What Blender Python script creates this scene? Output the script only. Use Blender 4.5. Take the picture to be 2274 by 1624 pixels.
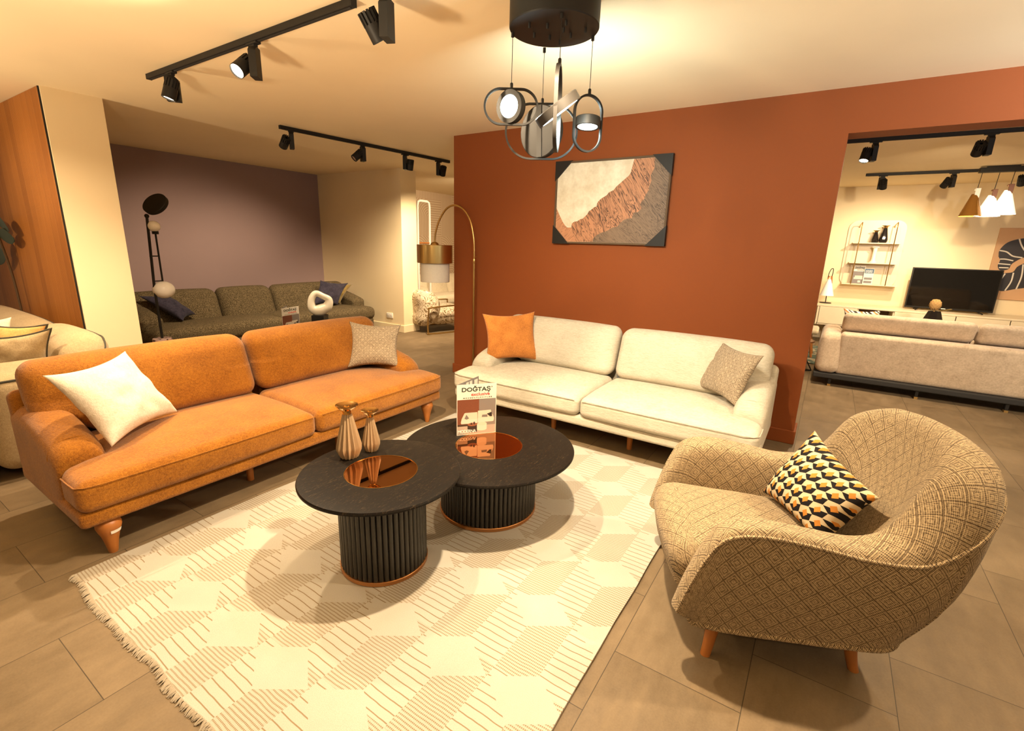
import bpy, bmesh, math, random
import numpy as np
from mathutils import Vector, Matrix, noise as mnoise
PI = math.pi
for o in list(bpy.data.objects): bpy.data.objects.remove(o)
SC = bpy.context.scene
COL = SC.collection

# ------------------------------------------------------------------ camera
CY, CP, CR, CF, CH = -0.573100272, -0.248995219, 0.0288417605, 1061.12545, 1.55
def camera_matrix():
    f = Vector((math.sin(CY)*math.cos(CP), math.cos(CY)*math.cos(CP), math.sin(CP)))
    r = Vector((math.cos(CY), -math.sin(CY), 0)); u = r.cross(f)
    r2 = math.cos(CR)*r + math.sin(CR)*u; u2 = -math.sin(CR)*r + math.cos(CR)*u
    m = Matrix((r2, u2, -f)).transposed().to_4x4(); m.translation = (0, 0, CH)
    return m
cam = bpy.data.objects.new('camera', bpy.data.cameras.new('camera')); COL.objects.link(cam)
cam.matrix_world = camera_matrix()
cam.data.sensor_width = 36; cam.data.sensor_fit = 'HORIZONTAL'; cam.data.lens = CF/2274*36
cam.data.clip_start = 0.05
SC.camera = cam

# ------------------------------------------------------------------ world, exposure, lamps
W = bpy.data.worlds.new('world'); SC.world = W; W.use_nodes = True
W.node_tree.nodes['Background'].inputs[0].default_value = (1.0, 0.72, 0.44, 1)
W.node_tree.nodes['Background'].inputs[1].default_value = 0.24
SC.view_settings.view_transform = 'Standard'; SC.view_settings.look = 'None'
SC.view_settings.exposure = 0.0; SC.view_settings.gamma = 1.0; SC.view_settings.use_curve_mapping = False
WARM = (1.0, 0.77, 0.50)
KP = 1.3                                   # common dimmer of all the spot beams
def bare_spot(loc, aim, power, angle=110, blend=0.6, color=WARM, radius=0.035):
    l = bpy.data.lights.new('spot_beam', 'SPOT'); l.energy = power*KP; l.color = color
    l.spot_size = math.radians(angle); l.spot_blend = blend; l.shadow_soft_size = radius
    o = bpy.data.objects.new('spot_beam', l); COL.objects.link(o)
    o.location = loc; o.rotation_euler = (Vector(aim)-Vector(loc)).to_track_quat('-Z', 'Y').to_euler()
    return o
# beams without fixtures, some inferred from shadows and glow, others added to brighten
bare_spot((-0.90, 1.72, 2.46), (-1.30, 2.0, 0), 330, 125, 0.8)
bare_spot((-1.62, -0.35, 2.50), (-1.75, 4.4, 1.05), 80, 62, 0.9)
bare_spot((-0.6, -0.35, 2.50), (-3.2, 1.8, 0.5), 45, 70, 0.9)
bare_spot((0.2, -1.0, 2.50), (0.15, 1.75, 0.40), 62, 48, 1.0)  # added fill for the near side of the armchair
bare_spot((1.35, 2.75, 2.50), (0.35, 2.2, 0.4), 180, 110, 0.8)
bare_spot((2.1, 3.0, 2.35), (1.9, 4.2, 2.75), 200, 140, 1.0, (0.86, 0.93, 1.0), 0.06)
bare_spot((2.2, 2.4, 1.7), (1.6, 3.0, 2.68), 150, 130, 1.0, (0.78, 0.88, 1.0), 0.08)  # added cool beam from below, whitens the right ceiling corner
bare_spot((-4.3, 0.2, 2.5), (-5.6, 1.75, 0.6), 120, 72, 0.7)  # added beam, brightens the end face of the partition
bare_spot((-6.6, -0.6, 2.5), (-6.2, 1.4, 0.9), 75, 80, 0.8)
bare_spot((1.9, 3.2, 2.5), (1.2, 6.9, 0.3), 330, 70, 0.9)  # added beam, brightens the back of the taupe sofa
# added upward beams out of view, brighten the ceiling and give soft fill
for (ux, uy, up) in ((-2.2, 0.05, 140), (-5.2, -0.4, 115), (1.7, 0.4, 120)):
    bare_spot((ux, uy, 1.55), (ux, uy+0.25, 2.68), up, 165, 0.5, WARM, 0.10)

# ------------------------------------------------------------------ shader graph helper
class X:
    def __init__(s, g, sock): s.g = g; s.s = sock
    def _b(s, op, o, rev=False): return s.g.m(op, o, s) if rev else s.g.m(op, s, o)
    def __add__(s, o): return s._b('ADD', o)
    def __radd__(s, o): return s._b('ADD', o, True)
    def __sub__(s, o): return s._b('SUBTRACT', o)
    def __rsub__(s, o): return s._b('SUBTRACT', o, True)
    def __mul__(s, o): return s._b('MULTIPLY', o)
    def __rmul__(s, o): return s._b('MULTIPLY', o, True)
    def __truediv__(s, o): return s._b('DIVIDE', o)
    def __gt__(s, o): return s._b('GREATER_THAN', o)
    def __lt__(s, o): return s._b('LESS_THAN', o)
    def __mod__(s, o): return s._b('FLOORED_MODULO', o)
class G:
    def __init__(s, name):
        s.mat = bpy.data.materials.new(name); s.mat.use_nodes = True
        s.nt = s.mat.node_tree; s.b = s.nt.nodes['Principled BSDF']; s._tc = None
    def new(s, t): return s.nt.nodes.new(t)
    def put(s, sock, v):
        if isinstance(v, X): s.nt.links.new(v.s, sock)
        elif isinstance(v, tuple): sock.default_value = (v[0], v[1], v[2], 1) if len(sock.default_value) == 4 else v
        else: sock.default_value = v
    def m(s, op, *a):
        n = s.new('ShaderNodeMath'); n.operation = op
        for i, v in enumerate(a): s.put(n.inputs[i], v)
        return X(s, n.outputs[0])
    def fl(s, a): return s.m('FLOOR', a)
    def fr(s, a): return s.m('FRACT', a)
    def ab(s, a): return s.m('ABSOLUTE', a)
    def mn(s, a, b): return s.m('MINIMUM', a, b)
    def mx(s, a, b): return s.m('MAXIMUM', a, b)
    def sin(s, a): return s.m('SINE', a)
    def sq(s, a): return s.m('SQRT', a)
    def vec(s, kind='Object'):
        if s._tc is None: s._tc = s.new('ShaderNodeTexCoord')
        return X(s, s._tc.outputs[kind])
    def xyz(s, kind='Object'):
        n = s.new('ShaderNodeSeparateXYZ'); s.put(n.inputs[0], s.vec(kind)); return [X(s, n.outputs[i]) for i in range(3)]
    def comb(s, a, b, c):
        n = s.new('ShaderNodeCombineXYZ')
        for i, v in enumerate((a, b, c)): s.put(n.inputs[i], v)
        return X(s, n.outputs[0])
    def noise(s, scale, detail=3, vec=None, rough=0.5, dist=0.0):
        n = s.new('ShaderNodeTexNoise'); s.put(n.inputs['Vector'], vec if vec is not None else s.vec())
        n.inputs['Scale'].default_value = scale; n.inputs['Detail'].default_value = detail
        n.inputs['Roughness'].default_value = rough; n.inputs['Distortion'].default_value = dist
        return X(s, n.outputs[0])
    def white(s, vec):
        n = s.new('ShaderNodeTexWhiteNoise'); n.noise_dimensions = '3D'; s.put(n.inputs['Vector'], vec); return X(s, n.outputs['Value'])
    def mix(s, f, a, b):
        n = s.new('ShaderNodeMix'); n.data_type = 'RGBA'; s.put(n.inputs[0], f); s.put(n.inputs[6], a); s.put(n.inputs[7], b)
        return X(s, n.outputs[2])
    def ramp(s, f, lo, hi):
        n = s.new('ShaderNodeMapRange'); s.put(n.inputs[0], f); n.inputs[1].default_value = lo; n.inputs[2].default_value = hi
        return X(s, n.outputs[0])
    def bump(s, h, strength=0.3, dist=0.01):
        n = s.new('ShaderNodeBump'); s.put(n.inputs['Height'], h); n.inputs['Strength'].default_value = strength
        n.inputs['Distance'].default_value = dist; s.nt.links.new(n.outputs[0], s.b.inputs['Normal'])
    def set(s, color=None, rough=0.5, metal=0.0, spec=None, emit=None, emit_strength=0.0, coat=None, sheen=None, trans=None, alpha=None):
        if color is not None: s.put(s.b.inputs['Base Color'], color)
        s.put(s.b.inputs['Roughness'], rough); s.b.inputs['Metallic'].default_value = metal
        if spec is not None: s.b.inputs['Specular IOR Level'].default_value = spec
        if emit is not None: s.put(s.b.inputs['Emission Color'], emit); s.b.inputs['Emission Strength'].default_value = emit_strength
        if coat: s.b.inputs['Coat Weight'].default_value = coat
        if sheen: s.b.inputs['Sheen Weight'].default_value = sheen
        if trans: s.b.inputs['Transmission Weight'].default_value = trans
        return s.mat
def plain(name, color, rough=0.5, metal=0.0, var=0.06, scale=8.0, bump=0.0, **k):
    g = G(name); n = g.noise(scale, 4)
    c = g.mix(n, tuple(x*(1-var) for x in color), tuple(min(1, x*(1+var)) for x in color))
    if bump: g.bump(g.noise(scale*20, 3), bump, 0.002)
    return g.set(c, rough, metal, **k)
def paint(name, color, rough=0.75):
    g = G(name); n = g.noise(1.6, 3); f = g.noise(160, 2)
    c = g.mix(n, tuple(x*0.95 for x in color), tuple(min(1, x*1.05) for x in color))
    g.bump(f, 0.06, 0.002); return g.set(c, rough, spec=0.3)
def fabric(name, dark, light, scale=260, blotch=6.0, bump=0.5, sheen=0.15, contrast=1.0, stretch=(1, 1, 1)):
    g = G(name); x, y, z = g.xyz()
    v = g.comb(x*stretch[0], y*stretch[1], z*stretch[2])
    fine = g.noise(scale, 2, v, 0.6); mid = g.noise(scale*0.36, 3, v, 0.65); big = g.noise(blotch, 4)
    f = g.ramp(fine*0.5*contrast + mid*0.45*contrast + big*0.35, 0.42, 0.86)
    g.bump(fine*0.6 + mid*0.6, bump, 0.006)
    return g.set(g.mix(f, dark, light), 0.92, spec=0.15, sheen=sheen)
def glow(name, color, strength):
    g = G(name); return g.set((0.9, 0.9, 0.9), 0.4, emit=color, emit_strength=strength)

M = {}
M['ceiling'] = paint('ceiling_paint', (0.88, 0.735, 0.49))
M['cream'] = paint('cream_paint', (0.84, 0.70, 0.455))
M['red'] = paint('terracotta_paint', (0.235, 0.058, 0.011), 0.75)
M['purple'] = paint('mauve_paint', (0.285, 0.20, 0.195), 0.7)
M['black'] = plain('black_metal', (0.016, 0.014, 0.012), 0.5, 0.0, spec=0.22)
M['black_gloss'] = plain('black_gloss', (0.012, 0.010, 0.010), 0.08)
M['blackrough'] = plain('black_matte', (0.02, 0.018, 0.016), 0.8)
M['brass'] = plain('brushed_brass', (0.62, 0.41, 0.15), 0.28, 1.0)
M['gold'] = plain('polished_gold', (0.85, 0.52, 0.18), 0.14, 1.0)
M['copper'] = plain('copper_band', (0.62, 0.30, 0.12), 0.32, 1.0)
M['mirror'] = plain('bronze_mirror', (0.55, 0.25, 0.09), 0.015, 1.0, var=0.01)
M['wood'] = plain('orange_wood', (0.38, 0.13, 0.025), 0.42, scale=14, var=0.25)
M['ceramic'] = plain('white_ceramic', (0.85, 0.79, 0.66), 0.22)
M['globe'] = plain('milk_glass', (0.97, 0.95, 0.91), 0.12, var=0.02)
M['white'] = plain('white_plastic', (0.85, 0.82, 0.75), 0.4)
M['paper'] = plain('brochure_paper', (0.68, 0.63, 0.54), 0.5, var=0.01)
M['ink'] = plain('black_ink', (0.015, 0.03, 0.02), 0.6)
M['redink'] = plain('red_ink', (0.65, 0.03, 0.02), 0.6)
M['whiteink'] = plain('white_ink', (0.9, 0.88, 0.84), 0.6)
M['lens'] = glow('spot_lens', (1.0, 0.86, 0.62), 22)
M['lens_off'] = plain('spot_reflector', (0.5, 0.38, 0.26), 0.3, 0.6)
M['led'] = glow('cool_led', (0.86, 1.0, 0.94), 16)
M['orange_fab'] = fabric('burnt_orange_chenille', (0.14, 0.040, 0.002), (0.42, 0.162, 0.015), 230, 5, 0.8, 0.2)
M['white_fab'] = fabric('ivory_boucle', (0.39, 0.345, 0.26), (0.60, 0.545, 0.435), 150, 5, 0.5, 0.1, stretch=(0.35, 0.35, 2.0))
M['white_cush'] = fabric('white_plush', (0.58, 0.50, 0.39), (0.78, 0.70, 0.575), 120, 7, 0.5)
M['orange_cush'] = fabric('orange_tweed', (0.24, 0.075, 0.012), (0.70, 0.27, 0.06), 330, 9, 0.6)
M['beige_fab'] = fabric('beige_wool', (0.30, 0.215, 0.115), (0.50, 0.385, 0.225), 220, 6, 0.5)
M['taupe_fab'] = fabric('taupe_velvet', (0.40, 0.30, 0.20), (0.66, 0.52, 0.37), 60, 9, 0.3, 0.3)
M['boucle'] = fabric('cream_boucle', (0.62, 0.52, 0.35), (0.84, 0.74, 0.55), 90, 6, 0.8)
M['navy'] = fabric('navy_velvet', (0.014, 0.012, 0.022), (0.046, 0.040, 0.060), 60, 6, 0.25, 0.08)
M['olive_satin'] = fabric('olive_satin', (0.10, 0.065, 0.015), (0.28, 0.19, 0.06), 20, 8, 0.2, 0.3)
M['tan_cush'] = fabric('apricot_cotton', (0.55, 0.27, 0.08), (0.80, 0.44, 0.16), 140, 7, 0.3)
M['piping'] = plain('dark_piping', (0.05, 0.045, 0.03), 0.8)
M['leaf'] = plain('dark_leaf', (0.02, 0.035, 0.012), 0.35)

def mat_speckle():
    g = G('olive_speckled_tweed'); f = g.noise(120, 2, rough=0.7); b = g.noise(5, 3)
    t = g.ramp(f, 0.42, 0.68)
    g.bump(f, 0.5, 0.004)
    return g.set(g.mix(t*0.85 + b*0.15, (0.024, 0.018, 0.009), (0.215, 0.160, 0.088)), 0.95, spec=0.1)
M['speckle'] = mat_speckle()

def mat_floor():
    g = G('stone_tiles'); x, y, z = g.xyz('Object')
    k = g.fl((x + 0.932)/0.457); u = g.fr((x + 0.932)/0.457)
    t = (y - 1.247 - k*0.3)/0.67; v = g.fr(t); row = g.fl(t)
    eu = g.mn(u, 1-u)*0.457; ev = g.mn(v, 1-v)*0.67
    e = g.mn(eu, ev); line = e < 0.0014
    rnd = g.white(g.comb(k, row, 0.0))
    sh = g.comb(x + rnd*7, y*0.7 + rnd*5, 0.0)
    n = g.noise(3.2, 6, sh, 0.62); n2 = g.noise(16, 5, g.comb(x*1.0, y*0.35 + rnd*3, 0.0), 0.65); n3 = g.noise(140, 2)
    f = g.ramp(n*0.5 + n2*0.38 + n3*0.12 + (rnd - 0.5)*0.10, 0.32, 0.68)
    c = g.mix(f, (0.118, 0.080, 0.042), (0.232, 0.165, 0.095))
    c = g.mix(line, c, (0.05, 0.036, 0.02))
    g.bump(g.ramp(e, 0, 0.003)*0.6 + n3*0.1, 0.25, 0.002)
    return g.set(c, g.ramp(n2, 0.0, 1.6) + 0.30, spec=0.32)
M['floor'] = mat_floor()

def mat_rug():
    g = G('woven_cube_rug'); x, y, z = g.xyz('Object')
    Wd, Rh, E = 0.322, 0.11, 0.29
    rows = E + Rh
    # rhombus faces: distance test against the two nearest lattice rows
    xx = x + 2.269
    def rh(dx, dy):
        a = g.ab(g.fr((xx + dx)/Wd) - 0.5)/0.5
        b = g.ab(g.fr((y - 0.757 + dy + Rh)/(2*rows))*(2*rows) - Rh)/Rh
        return (a + b) < 1.0
    blank = g.mx(rh(0, 0), rh(Wd/2, rows*1.0))
    # sparse or dense face: which half of the hexagon we are in, alternating by row
    r = g.fl((y - 0.757 + Rh*0.0 + rows*0.5 + 0.145 - g.ab(g.fr(xx/Wd*1.0)-0.5)*0.0)/rows)
    half = g.fr((xx + (r % 2.0)*Wd/2)/Wd) > 0.5
    warp = g.noise(9, 2)*0.012
    sparse_l = g.ab(g.fr((y + warp)/0.034) - 0.5) < 0.062
    dense_l = g.ab(g.fr((y + warp)/0.0135) - 0.5) < 0.20
    dash = g.fr(x/0.0068) < 0.66
    ln = g.mx(sparse_l*(1-half), dense_l*dash*half)*(1-blank)
    fine = g.noise(420, 2); big = g.noise(4, 3)
    base = g.mix(g.ramp(fine*0.7+big*0.3, 0.3, 0.7), (0.375, 0.34, 0.283), (0.495, 0.46, 0.39))
    base = g.mix(half*(1-blank)*0.16, base, (0.31, 0.245, 0.15))
    c = g.mix(ln*0.85, base, (0.21, 0.14, 0.065))
    g.bump(fine*0.3 - ln*0.8, 0.5, 0.004)
    return g.set(c, 0.95, spec=0.1, sheen=0.1)
M['rug'] = mat_rug()

def mat_weave(name, dark, light, cell=0.075, rings=5.0, orange=0.0, border=0.10):
    g = G(name); u, v, w = g.xyz('UV')
    a = (u + v)/cell*0.7071; b = (u - v)/cell*0.7071
    ca = g.ab(g.fr(a)-0.5)*2; cb = g.ab(g.fr(b)-0.5)*2
    wob = g.noise(160, 2)*0.55; n0 = g.noise(90, 2)
    m = g.mx(ca, cb)
    st = g.fr(m*rings*0.5 + wob) > 0.5
    edge = m > (1-border)
    thr = (g.sin(u*(2*PI/0.0072))*g.sin(v*(2*PI/0.0072)) + (n0-0.5)*1.5) > 0.02
    n = g.noise(500, 1)
    t = g.ramp(st*0.26 + thr*0.46 + n*0.60, 0.24, 1.02)*(1 - edge*0.30)
    col = g.mix(t, dark, light)
    g.bump(t, 0.6, 0.004)
    return g.set(col, 0.93, spec=0.12, sheen=0.1)
M['chair_weave'] = mat_weave('brown_diamond_weave', (0.034, 0.017, 0.008), (0.50, 0.37, 0.21), 0.056, 6.0)
M['cush_weave'] = mat_weave('taupe_diamond_weave', (0.065, 0.042, 0.026), (0.54, 0.43, 0.295), 0.034, 3.0)

def mat_hex():
    g = G('tumbling_hexagon_print'); u, v, w = g.xyz('UV')
    s = 0.054; p = u/s; q = v/s; H = 1.732
    ax = g.fr(p)-0.5; ay = (g.fr(q/H)-0.5)*H
    bx = g.fr(p+0.5)-0.5; by = (g.fr(q/H+0.5)-0.5)*H
    near = (ax*ax + ay*ay) < (bx*bx + by*by)
    gx = bx + (ax-bx)*near; gy = by + (ay-by)*near
    orange = (g.ab(gx)/0.22 + g.ab(gy)/0.33) < 1.0
    dark = (gy + gx*0.60) < 0.0
    c = g.mix(dark, (0.50, 0.40, 0.255), (0.010, 0.008, 0.008))
    c = g.mix(orange, c, (0.46, 0.185, 0.032))
    g.bump(g.noise(500, 2), 0.2, 0.002)
    return g.set(c, 0.85, spec=0.15)
M['hex'] = mat_hex()
def mat_stripe():
    g = G('diagonal_stripe_print'); u, v, w = g.xyz('UV')
    t = g.fr((u*0.8 + v)/0.12)
    c = g.mix(t < 0.22, (0.80, 0.72, 0.58), (0.02, 0.018, 0.016))
    c = g.mix((t > 0.45)*(t < 0.62), c, (0.62, 0.20, 0.05))
    c = g.mix((t > 0.75)*(t < 0.86), c, (0.03, 0.025, 0.02))
    return g.set(c, 0.9)
M['stripe'] = mat_stripe()
def mat_squiggle():
    g = G('squiggle_jacquard'); n = g.noise(7.5, 1, dist=0.6)
    t = g.fr(n*7.0); ln = g.ab(t-0.5) < 0.15; ln2 = (t > 0.65)*(t < 0.85)
    c = g.mix(ln, (0.52, 0.42, 0.29), (0.20, 0.13, 0.06)); c = g.mix(ln2, c, (0.74, 0.64, 0.47))
    g.bump(g.noise(200, 2), 0.3, 0.003)
    return g.set(c, 0.9)
M['squiggle'] = mat_squiggle()
def mat_ash():
    g = G('black_stained_ash'); x, y, z = g.xyz()
    v = g.comb(x*9, y*1.2, z)
    n = g.noise(5, 5, v, 0.6, 1.5); p = g.noise(60, 2, g.comb(x*9, y*0.7, z), 0.7)
    t = g.ramp(p, 0.58, 0.74)*g.ramp(n, 0.42, 0.64)*0.8
    g.bump(p, 0.25, 0.001)
    return g.set(g.mix(t, (0.008, 0.006, 0.0045), (0.15, 0.10, 0.055)), 0.45, spec=0.12)
M['ash'] = mat_ash()
def mat_fluted():
    g = G('fluted_oak_veneer'); x, y, z = g.xyz()
    k = g.fl(x/0.16); r = g.white(g.comb(k, 0.0, 0.0))
    fl = g.ab(g.fr(x/0.016)-0.5)*2
    n = g.noise(4, 4, g.comb(x*14 + r*5, y, z*0.5))
    c = g.mix(g.ramp(n*0.6 + r*0.4, 0.25, 0.75), (0.31, 0.108, 0.018), (0.44, 0.165, 0.03))
    c = g.mix((g.fr(x/0.16) < 0.025)*0.5, c, (0.66, 0.33, 0.11))
    g.bump(g.sq(g.mx(1-fl*fl, 0.0)), 0.5, 0.006)
    return g.set(c, 0.5, spec=0.25)
M['fluted'] = mat_fluted()
def mat_arcs():
    g = G('arched_line_wallpaper'); x, y, z = g.xyz()
    c0 = 0.42; i = g.fl(y/c0); j = g.fl(z/c0); r = g.white(g.comb(i, j, 0.0))
    fy = g.fr(y/c0); fz = g.fr(z/c0)
    fy2 = fy + ((r > 0.5)*1.0)*(1-fy*2); 
    d = g.sq(fy2*fy2 + fz*fz)
    t = d + (r > 0.7)*(fy - d); t = t + (r < 0.2)*(fz - t)
    ln = g.ab(g.fr(t*8)-0.5) < 0.2
    return g.set(g.mix(ln, (0.62, 0.45, 0.29), (0.78, 0.64, 0.46)), 0.8)
M['arcs'] = mat_arcs()
def mat_rock(name, dark, light, scale, ang, thr, seed):
    g = G(name); x, y, z = g.xyz(); c, sn = math.cos(ang), math.sin(ang)
    w = g.noise(3.0, 2)*0.10
    p = x*c + z*sn + w; q = z*c - x*sn + w*0.6
    n1 = g.noise(scale, 3, g.comb(q*6.0, p*0.55, seed), 0.55, 0.9)
    l = g.ab(g.fr(n1*9)-0.5)*2
    sh = g.noise(5, 4)
    t = g.ramp(l + (sh-0.5)*0.9, thr, thr+0.5)
    return g.set(g.mix(t, dark, light), 0.6)
M['canyon_rock'] = mat_rock('painted_canyon_rock', (0.055, 0.022, 0.010), (0.46, 0.21, 0.105), 5.0, -1.02, 0.10, 0.0)
M['canyon_grey'] = mat_rock('painted_grey_rock', (0.06, 0.036, 0.022), (0.20, 0.128, 0.078), 6.0, -0.75, 0.0, 4.0)
M['canyon_left'] = mat_rock('painted_left_rock', (0.13, 0.05, 0.022), (0.50, 0.23, 0.115), 5.0, 0.75, -0.1, 8.0)
def mat_sky():
    g = G('painted_cloud_sky')
    return g.set(g.mix(g.ramp(g.noise(9, 6, None, 0.7), 0.35, 0.65), (0.60, 0.51, 0.36), (0.78, 0.71, 0.56)), 0.6)
M['canyon'] = mat_sky()
def mat_cover():
    g = G('brochure_photo'); u, v, w = g.xyz('UV')
    grain = g.noise(30, 3, g.comb(u*6, v*0.6, 0.0))
    wall = g.mix(u > 0.56, g.mix(grain, (0.10, 0.03, 0.015), (0.22, 0.07, 0.035)), (0.20, 0.17, 0.15))
    floor = (0.36, 0.30, 0.25)
    c = g.mix(v < 0.245, wall, floor)
    c = g.mix((v < 0.30)*(v > 0.245)*(u < 0.5), c, (0.05, 0.03, 0.02))
    return g.set(c, 0.45)
M['cover'] = mat_cover()
M['photo_sofa'] = plain('printed_sofa', (0.58, 0.50, 0.40), 0.5)
M['photo_grey'] = plain('printed_grey', (0.16, 0.14, 0.13), 0.5)
M['photo_wood'] = plain('printed_brown', (0.22, 0.085, 0.045), 0.5)
M['photo_dark'] = plain('printed_black', (0.02, 0.015, 0.015), 0.5)
M['photo_pale'] = plain('printed_white', (0.60, 0.53, 0.45), 0.5)
M['photo_blue'] = plain('printed_blue', (0.008, 0.05, 0.11), 0.5)
def mat_teal():
    g = G('teal_rug'); n = g.noise(6, 4)
    return g.set(g.mix(n > 0.52, (0.06, 0.09, 0.07), (0.30, 0.26, 0.18)), 0.95)
M['teal'] = mat_teal()
def mat_terrazzo():
    g = G('pink_terrazzo'); n = g.noise(26, 1)
    return g.set(g.mix(n > 0.62, (0.60, 0.42, 0.38), (0.06, 0.04, 0.04)), 0.4)
M['terrazzo'] = mat_terrazzo()
M['peach'] = plain('peach_canvas', (0.60, 0.36, 0.19), 0.8)
M['screen'] = plain('tv_screen', (0.006, 0.005, 0.004), 0.05)
M['smoked'] = plain('amber_glass', (0.32, 0.15, 0.03), 0.06, 0.5)
M['shade_lit'] = glow('lit_cone_shade', (1.0, 0.84, 0.55), 1.1)
M['bulb'] = glow('bulb', (1.0, 0.85, 0.55), 10)
M['linen'] = plain('linen_shade', (0.86, 0.81, 0.71), 0.85, scale=60)
M['fringe'] = plain('cotton_fringe', (0.42, 0.355, 0.265), 0.95)
M['console'] = plain('cream_lacquer', (0.74, 0.63, 0.44), 0.35)
M['niche'] = plain('dark_niche', (0.16, 0.10, 0.06), 0.7)
M['walnut'] = plain('walnut', (0.20, 0.075, 0.03), 0.45, var=0.2)
M['vase_tan'] = plain('tan_glaze', (0.34, 0.235, 0.135), 0.22, scale=30)
M['rib'] = plain('black_ribbed_wood', (0.020, 0.016, 0.011), 0.40, scale=60, var=0.3)
M['bark'] = plain('bark', (0.10, 0.06, 0.03), 0.8)
M['dry'] = plain('dried_flower', (0.55, 0.33, 0.12), 0.9, scale=50, var=0.3, bump=0.8)

# ------------------------------------------------------------------ geometry helpers
class B:
    """collects shapes that become one mesh"""
    def __init__(s): s.v = []; s.f = []; s.uv = []
    def add(s, V, F, uv=None):
        o = len(s.v); s.v += [tuple(map(float, p)) for p in V]; s.f += [tuple(int(i)+o for i in f) for f in F]
        s.uv += [tuple(map(float, t)) for t in uv] if uv is not None else [(p[0], p[2]) for p in V]
        return s
    def box(s, c, size, bevel=0.0, seg=2, rot=None):
        bm = bmesh.new(); bmesh.ops.create_cube(bm, size=1.0)
        for v in bm.verts: v.co = Vector((v.co.x*size[0], v.co.y*size[1], v.co.z*size[2]))
        if bevel > 0: bmesh.ops.bevel(bm, geom=list(bm.edges), offset=bevel, segments=seg, profile=0.5, affect='EDGES')
        R = rot if rot is not None else Matrix.Identity(3)
        bm.verts.index_update()
        s.add([R @ v.co + Vector(c) for v in bm.verts], [[v.index for v in f.verts] for f in bm.faces]); bm.free(); return s
    def ring(s, rows, close_u=True, cap0=True, cap1=True, uv=None):
        n = len(rows[0]); V = [p for r in rows for p in r]; F = []
        for i in range(len(rows)-1):
            for j in range(n if close_u else n-1):
                k = (j+1) % n; F.append((i*n+j, i*n+k, (i+1)*n+k, (i+1)*n+j))
        if cap0 and close_u: F.append(tuple(range(n-1, -1, -1)))
        if cap1 and close_u: F.append(tuple((len(rows)-1)*n+j for j in range(n)))
        return s.add(V, F, uv)
    def lathe(s, prof, c=(0, 0, 0), seg=32, rot=None, mod=None, cap=True):
        rows = []
        for i, (r, z) in enumerate(prof):
            row = []
            for j in range(seg):
                a = 2*PI*j/seg; rr = r*(mod(a, i) if mod else 1)
                p = Vector((rr*math.cos(a), rr*math.sin(a), z))
                if rot is not None: p = rot @ p
                row.append(p + Vector(c))
            rows.append(row)
        return s.ring(rows, True, cap, cap)
    def tube(s, pts, r, seg=10, closed=False, flat=None):
        P = [Vector(p) for p in pts]; n = len(P); rows = []
        up = None
        for i in range(n):
            if closed: t = P[(i+1) % n]-P[i-1]
            else: t = P[min(i+1, n-1)]-P[max(i-1, 0)]
            t.normalize()
            if up is None:
                up = Vector((0, 0, 1)) if abs(t.z) < 0.9 else Vector((1, 0, 0))
            a = (up - t*up.dot(t)).normalized(); b = t.cross(a); up = a
            rr = r[i] if isinstance(r, (list, tuple)) else r
            rows.append([P[i] + a*rr*math.cos(2*PI*j/seg) + b*rr*math.sin(2*PI*j/seg)*(flat or 1) for j in range(seg)])
        if closed: rows.append(rows[0]); return s.ring(rows, True, False, False)
        return s.ring(rows)
    def sphere(s, c, r, seg=24, rings=14, sc=(1, 1, 1), rot=None):
        prof = [(max(1e-4, math.sin(PI*i/rings)), -math.cos(PI*i/rings)) for i in range(rings+1)]
        rows = []
        for (q, z) in prof:
            row = []
            for j in range(seg):
                p = Vector((q*math.cos(2*PI*j/seg)*r*sc[0], q*math.sin(2*PI*j/seg)*r*sc[1], z*r*sc[2]))
                row.append((rot @ p if rot is not None else p) + Vector(c))
            rows.append(row)
        return s.ring(rows)
    def rbox(s, c, size, r, m=8, k=4, fn=None, rot=None):
        """rounded box with evenly cut faces; fn deforms local points"""
        h = [x/2 for x in size]; r = min(r, *[x*0.999 for x in h])
        def axis(hh):
            arc = [r*math.tan(math.radians(45*i/k)) for i in range(k+1)]
            inn = hh - r
            return [-inn-a for a in reversed(arc)] + list(np.linspace(-inn, inn, m+1)[1:-1]) + [inn+a for a in arc]
        A = [axis(x) for x in h]; idx = {}; V = []; F = []
        def vid(p):
            q = tuple(round(x, 6) for x in p)
            if q not in idx:
                inner = Vector([max(-(h[i]-r), min(h[i]-r, p[i])) for i in range(3)])
                d = Vector(p)-inner
                d = inner + (d.normalized()*r if d.length > 0 else d)
                idx[q] = len(V); V.append(d)
            return idx[q]
        for ax in range(3):
            a1, a2 = (ax+1) % 3, (ax+2) % 3
            for sg in (-1, 1):
                for i in range(len(A[a1])-1):
                    for j in range(len(A[a2])-1):
                        q = []
                        for (x, y) in ((i, j), (i+1, j), (i+1, j+1), (i, j+1)):
                            p = [0, 0, 0]; p[ax] = sg*h[ax]; p[a1] = A[a1][x]; p[a2] = A[a2][y]; q.append(vid(p))
                        F.append(q if sg > 0 else q[::-1])
        if fn: V = [Vector(fn(p)) for p in V]
        if rot is not None: V = [rot @ p for p in V]
        return s.add([p + Vector(c) for p in V], F)
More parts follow.
